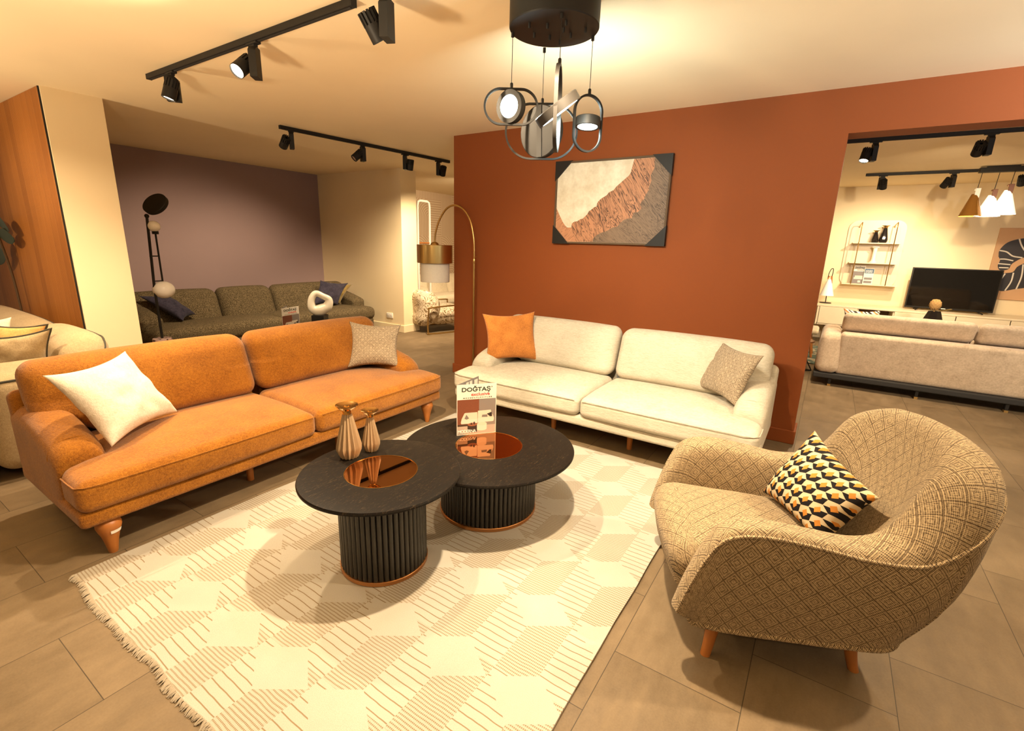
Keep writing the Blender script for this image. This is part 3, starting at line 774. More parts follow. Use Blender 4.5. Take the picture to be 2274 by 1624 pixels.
# ------------------------------------------------------------------ armchair
def armchair():
    ang = math.atan2(0.40748832, 0.91321042)
    t = thing('armchair', 'brown diamond-weave tub armchair with wooden legs in the right foreground', 'armchair', (-0.175, 1.741, 0), ang)
    NC = 0.31
    # half table: outer bottom(u,n,z), outer middle, outer top edge, rim, inner edge, inner middle, inner bottom  (n measured from the chair's axis)
    half = [
     [(-0.100, .385, .215), (-0.125, .405, .235), (-0.150, .400, .250), (-0.163, .365, .250), (-0.150, .325, .250), (-0.11, .305, .25), (-0.08, .30, .25)],
     [(-0.095, .390, .205), (-0.110, .415, .300), (-0.118, .410, .375), (-0.130, .368, .385), (-0.118, .325, .375), (-0.09, .305, .33), (-0.06, .30, .31)],
     [(-0.070, .395, .200), (-0.080, .425, .370), (-0.076, .420, .500), (-0.080, .370, .515), (-0.072, .320, .500), (-0.05, .300, .42), (-0.04, .295, .37)],
     [(-0.010, .400, .197), (-0.020, .432, .410), (-0.022, .428, .588), (-0.015, .370, .608), (-0.010, .315, .590), ( 0.00, .292, .48), (0.01, .29, .38)],
     [( 0.080, .402, .195), ( 0.085, .435, .420), ( 0.095, .432, .614), ( 0.100, .370, .632), ( 0.100, .312, .612), ( 0.11, .288, .50), (0.11, .285, .38)],
     [( 0.240, .402, .195), ( 0.250, .435, .420), ( 0.260, .430, .597), ( 0.265, .368, .613), ( 0.265, .310, .595), ( 0.265, .285, .49), (0.26, .28, .38)],
     [( 0.420, .400, .195), ( 0.430, .432, .410), ( 0.430, .428, .568), ( 0.430, .365, .595), ( 0.430, .300, .580), ( 0.41, .278, .49), (0.38, .27, .38)],
     [( 0.570, .385, .195), ( 0.610, .425, .400), ( 0.610, .425, .575), ( 0.580, .365, .650), ( 0.545, .295, .635), ( 0.50, .260, .52), (0.45, .24, .38)],
     [( 0.650, .310, .195), ( 0.735, .380, .420), ( 0.755, .405, .690), ( 0.705, .355, .815), ( 0.635, .280, .785), ( 0.580, .220, .56), (0.49, .19, .38)],
     [( 0.675, .200, .195), ( 0.785, .270, .450), ( 0.850, .305, .785), ( 0.795, .255, .895), ( 0.705, .200, .860), ( 0.635, .150, .59), (0.515, .13, .38)],
     [( 0.685, .095, .195), ( 0.810, .125, .470), ( 0.880, .150, .815), ( 0.825, .130, .918), ( 0.735, .098, .875), ( 0.655, .070, .60), (0.525, .06, .38)],
     [( 0.688, .000, .195), ( 0.815, .000, .475), ( 0.888, .000, .820), ( 0.832, .000, .924), ( 0.742, .000, .880), ( 0.662, .000, .61), (0.528, 0, .38)],
    ]
    H = np.array(half)                                   # 12 x 7 x 3
    far = H.copy(); far[:, :, 1] *= -1
    full = np.concatenate([H, far[-2::-1]], 0)            # 23 stations
    full[:, :, 1] = NC - full[:, :, 1]                    # near side has the smaller n
    A = full.reshape(len(full), -1); A = catmull(A, 5).reshape(-1, 7, 3)
    S = np.array([catmull(r, 5) for r in A])              # stations x profile x 3
    ns, npr = S.shape[:2]
    du = np.concatenate([[0], np.cumsum(np.linalg.norm(np.diff(S[:, 15], axis=0), axis=1))])
    def strip(name, j0, j1, voff=0.0):
        V = []; UV = []; F = []
        for i in range(ns):
            seg = S[i, j0:j1+1]; dv = np.concatenate([[0], np.cumsum(np.linalg.norm(np.diff(seg, axis=0), axis=1))])
            for j in range(len(seg)): V.append(seg[j]); UV.append((du[i], dv[j]+voff))
        n = j1-j0+1
        for i in range(ns-1):
            for j in range(n-1): F.append((i*n+j, i*n+j+1, (i+1)*n+j+1, (i+1)*n+j))
        b = B(); b.add(V, F, UV); return b.obj(name, 'chair_weave', t, angle=180)
    strip('outer_shell', 0, 10); strip('inner_shell', 10, npr-1, 0.03)
    # end caps of the arms, underside
    V = [S[0, j] for j in range(npr)]; b = B(); b.add(V, [tuple(range(npr))], [(v[0], v[2]) for v in V])
    V = [S[-1, j] for j in range(npr)]; b.add(V, [tuple(range(npr))], [(v[0], v[2]) for v in V])
    V = [S[i, 0] for i in range(ns)]; b.add(V, [tuple(range(ns))], [(v[0], v[1]) for v in V]); b.obj('underside', 'blackrough', t, smooth=False)
    B().tube([tuple(S[i, 10]) for i in range(ns)], 0.0065, 8).obj('piping', 'chair_weave', t)
    for i in (38, ns-39):                                 # vertical seams behind the arms
        B().tube([tuple(S[i, j]*1.0) for j in range(0, 11)], 0.0045, 6).obj('seam', 'chair_weave', t)
    B().tube([tuple(S[i, 0]+np.array([0, 0, 0.004])) for i in range(ns)], 0.010, 8).obj('bottom_edge', 'chair_weave', t)
    # seat
    def fs(p):
        x, y, z = p
        cx = max(0, 1-(y/0.30)**2); k = (x+0.34)/0.68
        if z > 0: z += 0.03*cx - 0.05*max(0, k-0.15) - 0.03*max(0, 0.16-k)/0.16
        if x < 0: x -= 0.030*cx + 0.025*max(0, z+0.02)/0.12*1.0 - 0.03*max(0, -z)/0.12
        y *= 1 - 0.10*max(0, k-0.6)
        return Vector((x, y, z))
    b = B(); b.rbox((0.19, NC, 0.325), (0.66, 0.60, 0.235), 0.07, 14, 6, fs)
    b.uv = [(p[0] + (0.5 - p[2] if p[0] < -0.09 else 0)*-1, p[1]) for p in b.v]
    b.obj('seat', 'chair_weave', t, angle=180)
    for (x, y, tx, ty) in ((0, 0, 0.03, 0.03), (0, 0.62, 0.03, -0.03), (0.55, 0.03, -0.04, 0.02), (0.55, 0.59, -0.04, -0.02)):
        b = B(); rows = []
        for k in range(8):
            s_ = k/7; r = 0.019 + 0.014*s_**1.4; z = 0.205*s_; e = s_**0.8
            rows.append([(x+tx*e + r*math.cos(a), y+ty*e + r*math.sin(a), z) for a in np.linspace(0, 2*PI, 21)[:-1]])
        b.ring(rows); b.obj('leg', 'wood', t)
    return t
armchair()
pillow('scatter_cushion', 'black, cream and orange hexagon-print cushion in the brown armchair',
       [(0.135, 2.06, 0.44), (-0.10, 2.37, 0.45), (0.055, 2.46, 0.77), (0.29, 2.13, 0.66)][::1], 0.10, 'hex', 5, 'scatter cushions on the seats', wrinkle=0.004, pinch=0.10)

# ------------------------------------------------------------------ framed picture
t = thing('framed_picture', 'framed canyon picture with dark corner covers on the terracotta wall', 'picture', (-2.37, 4.393, 1.571))
w_, h_ = 1.11, 0.755
b = B()
for (cx, cz, sx, sz) in ((w_/2, 0.008, w_, 0.016), (w_/2, h_-0.008, w_, 0.016), (0.008, h_/2, 0.016, h_-0.03), (w_-0.008, h_/2, 0.016, h_-0.03)):
    b.box((cx, -0.018, cz), (sx, 0.034, sz), 0.002, 1)
b.obj('frame', 'bark', t, smooth=False)
b = B(); b.box((0, 0, 0), (w_-0.034, 0.012, h_-0.034)); canvas = b.obj('canvas', 'canyon', t, smooth=False)
for v in canvas.data.vertices: v.co += Vector((w_/2, -0.016, h_/2))
sky_edge = [(.16, .185), (.165, .24), (.19, .262), (.215, .265), (.245, .292), (.27, .30), (.31, .355), (.325, .395), (.345, .41), (.375, .445), (.395, .45), (.398, .49), (.405, .51), (.435, .55), (.48, .585), (.50, .62), (.54, .645), (.565, .69), (.59, .72), (.64, .78), (.665, .81), (.68, .845), (.685, .885), (.70, 1.0)]
grey_edge = [(.375, 0.0), (.385, .05), (.41, .085), (.45, .12), (.50, .14), (.56, .19), (.60, .20), (.625, .245), (.65, .28), (.69, .30), (.72, .30), (.735, .37), (.77, .375), (.80, .42), (.785, .46), (.79, .49), (.815, .53), (.82, .57), (.845, .63), (.845, .67), (.86, .74), (.85, .80), (.875, .88), (.87, 1.0)]
left_edge = [(.0, .44), (.015, .40), (.03, .36), (.05, .31), (.07, .26), (.095, .215), (.12, .185), (.16, .185)]
def painted(name, pts, mat, d):
    P = [(0.018 + x*(w_-0.036), -0.022-d, 0.018 + z*(h_-0.036)) for (x, z) in pts]
    b = B(); b.add(P, [tuple(range(len(P)))]); b.obj(name, mat, canvas, smooth=False)
painted('painted_rock', sky_edge + [(.88, 1.0), (.87, .0), (.16, .0), (.17, .1)], 'canyon_rock', 0.0004)
painted('painted_grey_rock', grey_edge + [(1.0, 1.0), (1.0, 0.0)], 'canyon_grey', 0.0008)
painted('painted_left_rock', left_edge + [(.175, .13), (.20, .05), (.215, 0.0), (0.0, 0.0)], 'canyon_left', 0.0008)
for (cx, cz, dx, dz) in ((0, 0, 1, 1), (w_, 0, -1, 1), (0, h_, 1, -1), (w_, h_, -1, -1)):
    a = 0.172; c = 0.172; y0, y1 = -0.040, -0.0005; e = 0.004
    pts = [(cx-dx*e, cz-dz*e), (cx+dx*a, cz-dz*e), (cx-dx*e, cz+dz*c)]
    b = B(); b.add([(p[0], y0, p[1]) for p in pts] + [(p[0], y1, p[1]) for p in pts], [(0, 1, 2), (5, 4, 3), (0, 3, 4, 1), (1, 4, 5, 2), (2, 5, 3, 0)])
    b.obj('corner_cover', 'black', t, smooth=False)

# ------------------------------------------------------------------ chandelier
def chandelier():
    C = Vector((-1.25, 2.214, 0))
    t = thing('pendant_lamp', 'black cluster pendant lamp of four looped discs under a drum canopy', 'pendant lamp', (0, 0, 0))
    b = B(); b.lathe([(0.205, ZC), (0.208, ZC-0.01), (0.208, 2.525), (0.205, 2.52), (0.01, 2.52)], C, 72); b.obj('canopy', 'black', t, angle=30)
    for k in range(9):
        a = k*2.4; r = 0.05+0.012*k; b = B(); b.lathe([(0.006, 2.521), (0.006, 2.502), (0.0045, 2.498)], C+Vector((r*math.cos(a), r*math.sin(a), 0)), 10); b.obj('cable_grip', 'black', t)
    def stadium(c, e1, L, H, r, name='ring'):
        """loop in the plane (e1, z), L wide, H tall"""
        e1 = Vector(e1).normalized(); pts = []; rr = min(L, H)/2; ex = max(0, L/2-rr); ez = max(0, H/2-rr)
        for k in range(64):
            a = 2*PI*k/64; cx = math.cos(a); cz = math.sin(a)
            pts.append(c + e1*(rr*cx + (ex if cx > 0 else -ex)) + Vector((0, 0, 1))*(rr*cz + (ez if cz >= 0 else -ez)))
        nrm = e1.cross(Vector((0, 0, 1)))
        b = B(); rows = []
        n = len(pts)
        for i in range(n):
            tg = (pts[(i+1) % n]-pts[i-1]).normalized(); rad = tg.cross(nrm)
            rows.append([pts[i] + rad*r*0.62*sx + nrm*r*sy for (sx, sy) in ((-1, -1), (1, -1), (1, 1), (-1, 1))])
        rows.append(rows[0]); b.ring(rows, True, False, False)
        return b.obj(name, 'black', t, angle=30)
    def disc(c, n, r, th, lens_r=0.72):
        R = frame(n); b = B()
        b.lathe([(r*0.97, -th/2), (r, -th/2+0.003), (r, th/2), (r*lens_r+0.003, th/2), (r*lens_r, th/2-0.004), (0.002, th/2-0.004)], c, 56, R)
        d = b.obj('disc_head', 'black', t, angle=30)
        b = B(); b.lathe([(r*lens_r, th/2-0.004), (r*lens_r, th/2-0.001), (0.002, th/2-0.0005)], c, 56, R); b.obj('led_lens', 'led', d)
        return d
    def hang(x, y, z):
        b = B(); b.tube([(x, y, 2.515), (x, y, z+0.02)], 0.0016, 6); b.obj('cable', 'black', t)
        b = B(); b.lathe([(0.0075, z-0.004), (0.0075, z+0.024), (0.005, z+0.028)], (x, y, 0), 14); b.obj('cable_collar', 'black', t)
        b = B(); b.lathe([(0.0075, 2.50), (0.0075, 2.522)], (x, y, 0), 14); b.obj('cable_grip', 'black', t)
    c1 = Vector((-1.433, 2.144, 2.200)); hang(c1.x, c1.y, 2.278); stadium(c1, (0.83, 0.555, 0), 0.258, 0.158, 0.0075); disc(c1, (-0.02, -1.0, -0.05), 0.074, 0.040, 0.68)
    c2 = Vector((-1.394, 2.379, 2.129)); hang(c2.x, c2.y, 2.262); stadium(c2, (0.86, 0.51, 0), 0.375, 0.268, 0.0075); d2 = disc(c2, (0.12, 1.0, 0.06), 0.128, 0.034, 0.80)
    R = frame((0.12, 1.0, 0.06)); b = B(); b.box(c2 + R @ Vector((0, 0, -0.0185)), (0.032, 0.250, 0.004), 0, 1, R); b.obj('back_strip', 'blackrough', d2, smooth=False)
    c3 = Vector((-1.143, 2.088, 2.145)); hang(c3.x, c3.y, 2.321); stadium(c3, (-0.40, 0.92, 0), 0.205, 0.350, 0.0085); disc(c3, (0.437, 0.41, -0.80), 0.108, 0.042, 0.84)
    c4 = Vector((-1.12, 2.363, 2.138)); hang(c4.x, c4.y, 2.266); stadium(c4, (0.60, 0.80, 0), 0.150, 0.255, 0.0075); disc(c4 + Vector((0, 0, 0.005)), (0.02, -0.10, -1), 0.062, 0.042, 0.78)
    for (c, n, p, rad) in ((c1, (-0.02, -1.0, -0.05), 7.0, 0.05), (c2, (0.12, 1.0, 0.06), 17.0, 0.10), (c3, (0.437, 0.41, -0.80), 5.0, 0.07), (c4, (0.02, -0.1, -1), 3.0, 0.045)):
        l = bpy.data.lights.new('disc_light', 'AREA'); l.shape = 'DISK'; l.size = rad*2; l.energy = p; l.color = (0.78, 1.0, 1.0)
        o = bpy.data.objects.new('disc_light', l); COL.objects.link(o); nn = Vector(n).normalized()
        o.location = c + nn*0.028; o.rotation_euler = nn.to_track_quat('-Z', 'Y').to_euler()
    return t
chandelier()

# ------------------------------------------------------------------ track lights
def track(label, x0, y0, x1, y1, group='black ceiling tracks'):
    d = Vector((x1-x0, y1-y0, 0)); L = d.length; rz = math.atan2(d.y, d.x)
    t = thing('light_track', label, 'light track', (x0, y0, ZC), rz, group)
    b = B(); b.box((L/2, 0, -0.0175), (L, 0.036, 0.035), 0.002, 1)
    b.obj('rail', 'black', t, smooth=False)
    b = B(); b.box((L/2, 0, -0.0362), (L-0.03, 0.012, 0.003)); b.obj('slot', 'blackrough', t, smooth=False)
    for x in (-0.004, L+0.004):
        b = B(); b.box((x, 0, -0.0175), (0.008, 0.038, 0.037), 0.002, 1); b.obj('end_cap', 'black', t, smooth=False)
def spotlight(label, x, y, aim, side, lit=False, power=0, angle=110, lens='lens', blend=0.8, sticker=False, rail_dir=0.0, radius=0.035):
    """head hangs on one side of a driver box; side = horizontal direction from box to head"""
    s = Vector((side[0], side[1], 0)).normalized(); rz = math.atan2(s.y, s.x)
    t = thing('track_spotlight', label, 'spotlight', (x, y, ZC-0.036), 0, 'track spotlights')
    R = Matrix.Rotation(rz, 3, 'Z'); Rr = Matrix.Rotation(rail_dir, 3, 'Z')
    b = B(); b.box((0, 0, -0.006), (0.105, 0.034, 0.012), 0.002, 1, Rr); b.box((0, 0, -0.018), (0.05, 0.026, 0.014), 0.002, 1, Rr); b.obj('track_adapter', 'black', t, smooth=False)
    # driver box, chamfered upper corner
    hb = 0.165; pts = [(-0.042, -0.022), (0.014, -0.022), (0.042, -0.048), (0.042, -0.022-hb), (-0.042, -0.022-hb)]
    b = B(); V = [R @ Vector((-0.021, p[0], p[1])) for p in pts] + [R @ Vector((0.021, p[0], p[1])) for p in pts]; n = len(pts)
    b.add(V, [tuple(range(n)), tuple(range(2*n-1, n-1, -1))] + [(i, (i+1) % n, n+(i+1) % n, n+i) for i in range(n)])
    bx = b.obj('driver_box', 'black', t, smooth=False)
    if sticker:
        b = B(); b.box(R @ Vector((0.0, -0.0425, -0.045)), (0.030, 0.0012, 0.028), 0, 1, R); b.obj('sticker', 'white', bx, smooth=False)
    hc = s*0.066 + Vector((0, 0, -0.125))
    b = B(); b.tube([s*0.018 + Vector((0, 0, -0.125)), hc], 0.012, 12); b.obj('hinge', 'black', t)
    a = (Vector(aim) - (Vector((x, y, ZC-0.036)) + hc)).normalized(); F = frame(a)
    b = B(); r = 0.043
    b.lathe([(0.012, -0.058), (r*0.80, -0.058), (r*0.80, -0.012), (r*0.97, -0.010), (r, 0.0), (r, 0.064), (r*0.93, 0.066), (r*0.86, 0.058)], hc, 36, F, cap=False)
    for k in range(14):                                   # cooling fins round the rear
        an = 2*PI*k/14; p = Vector((math.cos(an)*r*0.90, math.sin(an)*r*0.90, -0.034))
        b.box(hc + F @ p, (r*0.22, 0.0105, 0.058), 0, 1, F @ Matrix.Rotation(an, 3, 'Z'))
    hd = b.obj('lamp_head', 'black', t, angle=30)
    b = B(); b.lathe([(r*0.88, 0.056), (0.001, 0.058)], hc, 36, F); b.obj('lens', lens if lit else 'lens_off', hd)
    if power:
        l = bpy.data.lights.new('spot_beam', 'SPOT'); l.energy = power*KP; l.color = WARM; l.spot_size = math.radians(angle); l.spot_blend = blend; l.shadow_soft_size = radius
        o = bpy.data.objects.new('spot_beam', l); COL.objects.link(o)
        o.location = Vector((x, y, ZC-0.036)) + hc + a*0.075; o.rotation_euler = a.to_track_quat('-Z', 'Y').to_euler()
    return t
track('black ceiling track over the orange sofa', -4.40, 1.80, -2.14, 1.80)
track('black ceiling track running on past the top edge of the photo', -1.98, 1.78, -0.3, 1.76)
track('black ceiling track over the dark sofa in the left recess', -5.02, 3.20, -4.80, 5.62)
track('black ceiling track just behind the terracotta wall header', -0.30, 6.30, 2.6, 6.36)
track('black ceiling track deeper in the right room above the pendant trio', 0.22, 8.98, 2.9, 9.02)
spotlight('lit spotlight nearest the left end of the main track, facing down', -4.06, 1.80, (-4.33, 1.03, 0.0), (0.8, -0.6), True, 230, 125, sticker=False)
spotlight('brightest spotlight, with lit lens facing out, mid-way along the main track', -3.02, 1.80, (-2.75, 0.15, 1.1), (-0.75, -0.66), True, 185, 150, blend=1.0, sticker=True)
spotlight('large dark spotlight cut by the top edge of the photo', -1.90, 1.79, (-1.55, 3.3, 0.2), (-0.80, -0.35), True, 235, 120)
spotlight('turned-away spotlight at the near end of the recess track', -4.96, 3.28, (-7.6, 3.6, 0.4), (-0.5, -0.9), False, 270, 82, sticker=True, rail_dir=1.48)  # beam is on, only the lens material is dark
spotlight('unlit spotlight showing its round reflector on the recess track', -4.88, 4.15, (-5.4, 2.7, 1.2), (-0.3, -0.9), False, rail_dir=1.48)
spotlight('spotlight third along the recess track, head to its right', -4.88, 4.84, (-5.6, 5.2, 0.0), (0.75, 0.45), False, 217, 105, rail_dir=1.48)
spotlight('spotlight at the far end of the recess track beside the terracotta wall', -4.83, 5.43, (-6.1, 6.4, 0.5), (0.6, 0.3), False, 310, 95, rail_dir=1.48)
spotlight('lit spotlight hanging right behind the opening edge of the terracotta wall', 0.18, 6.30, (-0.3, 5.3, 0.0), (-0.9, -0.2), True, 215, 130, sticker=True)
spotlight('dark spotlight further right under the wall header', 1.03, 6.31, (0.9, 8.9, 0.6), (-0.9, -0.1), False, 210, 110, sticker=True)
spotlight('lit spotlight at the left end of the deeper track in the right room', 0.42, 8.98, (0.75, 10.5, 0.4), (0.25, -0.9), True, 75, 130)
spotlight('turned-away spotlight mid-way on the deeper track beside the pendant trio', 1.19, 8.98, (0.4, 10.5, 0.9), (-0.9, -0.2), False, 160, 100, sticker=True)  # throws a beam at the shelf despite its dark lens
spotlight('spotlight on the deeper track cut by the right edge of the photo', 1.93, 8.99, (2.2, 10.4, 0.9), (-0.8, 0.0), False)
bare_spot((-6.2, 4.2, 2.62), (-8.1, 4.4, 0.0), 70, 90, 1.0)           # added beam without a fixture, brightens the mauve wall
bare_spot((-5.2, 7.3, 2.55), (-7.6, 8.2, 0.9), 190, 120, 1.0)          # added beam without a fixture, brightens the passage

# ------------------------------------------------------------------ arc floor lamp
def arc_lamp():
    t = thing('floor_lamp', 'brass arc floor lamp with drum shade in the corner behind the ivory sofa', 'floor lamp', (-3.29, 4.27, 0))
    b = B(); b.lathe([(0.12, 0), (0.12, 0.02), (0.115, 0.025), (0.02, 0.03)], seg=40); b.obj('base', 'brass', t, angle=30)
    b = B(); b.tube([(0, 0, 0.02), (0, 0, 0.8), (0.0, 0, 1.36)], 0.013, 16); b.obj('pole', 'brass', t)
    arc = [(0, 0, 1.33), (0, 0, 1.50), (-0.012, 0, 1.62), (-0.06, 0, 1.79), (-0.16, 0, 1.905), (-0.285, 0, 1.945), (-0.40, 0, 1.905), (-0.50, 0, 1.79), (-0.56, 0, 1.65), (-0.575, 0, 1.53)]
    b = B(); b.tube([tuple(p) for p in catmull(arc, 6)], 0.0105, 14); b.obj('arm', 'brass', t)
    b = B(); b.lathe([(0.014, 1.33), (0.016, 1.335), (0.016, 1.375), (0.014, 1.38)], seg=18); b.tube([(0, 0, 1.40), (0.024, 0.0, 1.40)], 0.004, 8); b.obj('collar', 'brass', t)
    c = (-0.575, 0, 0)
    b = B(); b.lathe([(0.05, 1.512), (0.046, 1.53), (0.028, 1.545), (0.012, 1.55)], c, 32); b.obj('shade_cap', 'brass', t)
    b = B(); b.lathe([(0.045, 1.516), (0.202, 1.516), (0.205, 1.512), (0.205, 1.312), (0.202, 1.312), (0.202, 1.508), (0.04, 1.510)], c, 64, cap=False); b.obj('brass_shade', 'brass', t, angle=30)
    b = B(); b.lathe([(0.168, 1.40), (0.168, 1.098), (0.166, 1.095), (0.163, 1.098), (0.163, 1.40)], c, 64, cap=False); b.obj('fabric_shade', 'linen', t, angle=30)
arc_lamp()

# ------------------------------------------------------------------ left recess: globe lamp, dark sofa, table, sculpture
def globe_lamp():
    t = thing('floor_lamp', 'black floor lamp with two milky globes and a tilted disc, left of the dark sofa', 'floor lamp', (-6.0, 2.22, 0))
    b = B(); b.lathe([(0.09, 0), (0.09, 0.44), (0.085, 0.445), (0.01, 0.445)], seg=32); b.obj('stone_base', 'terrazzo', t, angle=30)
    b = B(); b.tube([(0, 0, 0.44), (0, 0, 1.0), (0.0, 0.03, 1.72)], 0.013, 12); b.obj('pole', 'black', t)
    b = B(); b.tube([(0.0, 0.085, 1.00), (0.0, 0.085, 1.55)], 0.009, 10); b.tube([(0.0, 0.0, 1.32), (0.0, 0.085, 1.32)], 0.006, 8); b.tube([(0, 0, 1.06), (0, 0.085, 1.06)], 0.006, 8); b.obj('side_rod', 'black', t)
    b = B(); b.sphere((0.0, 0.085, 0.965), 0.103, 32, 18, (1, 1, 0.88)); b.obj('globe', 'globe', t)
    b = B(); b.sphere((0.0, 0.078, 1.625), 0.060, 28, 16, (1, 1, 0.92)); b.obj('globe', 'globe', t)
    b = B(); b.lathe([(0.026, 1.545), (0.03, 1.55), (0.03, 1.575), (0.01, 1.58)], (0, 0.085, 0), 20); b.obj('socket', 'black', t)
    R = frame((0.374, -0.724, 0.58)); b = B(); b.lathe([(0.122, -0.022), (0.125, -0.019), (0.125, 0.015), (0.12, 0.018), (0.002, 0.018)], (0.0, 0.125, 1.85), 56, R); b.obj('disc_head', 'black', t, angle=30)
    b = B(); b.sphere((0.0, 0.03, 1.725), 0.022, 14, 10); b.obj('hinge', 'black', t)
globe_lamp()

def long_sofa(name, label, loc, rz, L, D, seat_h, back_h, fab, nback, nseat, arm_w=0.24, arm_h=0.58, piping=None, legs='black'):
    """rounded sofa along local x, facing -y"""
    t = thing(name, label, 'sofa', loc, rz)
    b = B(); b.rbox((0, D/2, 0.16), (L-0.08, D-0.06, 0.20), 0.06, 10, 4); b.obj('base', fab, t)
    parts = nback if isinstance(nback, (list, tuple)) else [1]*nback
    xa = -L/2 + 0.05
    for q in parts:
        bw = (L-0.10)*q/sum(parts); x = xa + bw/2; xa += bw
        def fb(p, bw=bw):
            u = p.x/(bw/2); w = p.z/((back_h-0.25)/2)
            y = p.y + 0.09*w - (0.03*max(0, 1-u*u)*max(0, 1-w*w) if p.y < 0 else 0)
            return Vector((p.x, y, p.z - (0.012*u*u if w > 0 else 0)))
        b = B(); b.rbox((x, D-0.19, (back_h+0.25)/2), (bw-0.012, 0.25, back_h-0.25), 0.11, 12, 5, fb); b.obj('back_cushion', fab, t, angle=80)
    sw = (L-0.04)/nseat
    for i in range(nseat):
        x = -L/2 + 0.02 + sw*(i+0.5)
        def fs(p):
            u = p.x/(sw/2); v = p.y/((D-0.25)/2)
            return Vector((p.x, p.y, p.z + (0.025*max(0, 1-u*u)*max(0, 1-v*v) if p.z > 0 else 0)))
        b = B(); b.rbox((x, (D-0.25)/2, seat_h-0.10), (sw-0.008, D-0.25, 0.21), 0.085, 12, 5, fs); b.obj('seat_cushion', fab, t, angle=80)
    for s in (-1, 1):
        def fa(p): 
            k = (p.y + (D-0.32)/2)/(D-0.32)
            return Vector((p.x, p.y, p.z - 0.14*max(0.0, 1-k)**1.5*max(0.0, min(1.0, (p.z+0.10)/0.26))))
        b = B(); b.rbox((s*(L/2-arm_w/2), D/2+0.12, (seat_h-0.02+arm_h)/2), (arm_w, D-0.32, arm_h-seat_h+0.16), 0.10, 10, 5, fa); b.obj('arm', fab, t, angle=80)
    for x in (-L/2+0.2, L/2-0.2):
        for y in (0.1, D-0.1):
            b = B(); b.lathe([(0.02, 0.0), (0.022, 0.07)], (x, y, 0), 14); b.obj('leg', legs, t)
    return t
long_sofa('sofa', 'dark olive speckled sofa in the left recess under the mauve wall', (-6.46, 3.98, 0), PI/2, 3.36, 0.98, 0.43, 0.83, 'speckle', (1.08, 0.80, 1.35), 2, 0.26, 0.62)
pillow('scatter_cushion', 'navy cushion lying slanted at the left end of the dark sofa',
       [(-6.86, 2.80, 0.47), (-7.0, 3.02, 0.52), (-7.16, 2.76, 0.80), (-7.1, 2.44, 0.80)], 0.07, 'navy', 6, 'scatter cushions on the seats')
pillow('scatter_cushion', 'navy velvet cushion in the right corner of the dark sofa',
       [(-6.88, 4.66, 0.50), (-6.88, 5.17, 0.47), (-7.0, 5.50, 0.81), (-7.03, 4.97, 0.88)], 0.075, 'navy', 7, 'scatter cushions on the seats', wrinkle=0.009)
pillow('scatter_cushion', 'small olive satin cushion half hidden behind the navy cushion on the dark sofa',
       [(-7.0, 4.95, 0.50), (-7.0, 5.30, 0.47), (-7.12, 5.68, 0.77), (-7.16, 5.25, 0.82)], 0.05, 'olive_satin', 8, 'scatter cushions on the seats', wrinkle=0.010)
t = thing('coffee_table', 'low dark round table half hidden behind the orange sofa back', 'coffee table', (-5.65, 3.72, 0))
b = B(); b.lathe([(0.50, 0.345), (0.52, 0.35), (0.52, 0.375), (0.515, 0.38), (0.01, 0.38)], seg=64); b.obj('table_top', 'ash', t, angle=30)
b = B(); b.lathe([(0.28, 0.0), (0.28, 0.02), (0.24, 0.03), (0.24, 0.345)], seg=48); b.obj('pedestal', 'black', t, angle=30)
brochure('store brochure standing on the dark table behind the orange sofa back', (-5.54, 3.345), (-5.62, 3.63), 0.38, 0.325, (-0.72, 0.69), 'store brochures')
def sculpture():
    t = thing('sculpture', 'white pierced abstract sculpture on a black block, on the dark table', 'sculpture', (-5.62, 3.93, 0.38))
    b = B(); b.box((0, 0, 0.09), (0.165, 0.165, 0.18), 0.004, 2, Matrix.Rotation(0.56, 3, 'Z')); b.obj('block', 'black', t, smooth=False)
    # closed loop with changing thickness, in the plane facing the room
    e = Vector((0.53, 0.85, 0)).normalized(); pts = []; rad = []
    key = [(0.0, 0.240, 0.058), (0.105, 0.285, 0.050), (0.135, 0.375, 0.036), (0.060, 0.425, 0.030), (-0.03, 0.465, 0.030), (-0.085, 0.415, 0.032), (-0.105, 0.335, 0.036), (-0.085, 0.265, 0.045)]
    K = np.array(key + key[:2]); S = catmull(K, 8)
    S = S[4:4+64]
    for (x, z, r) in S: pts.append(Vector((0, 0, z)) + e*x*0.92); rad.append(r*1.32)
    b = B(); b.tube(pts, rad, 18, True); b.obj('pierced_form', 'ceramic', t, angle=180)
sculpture()

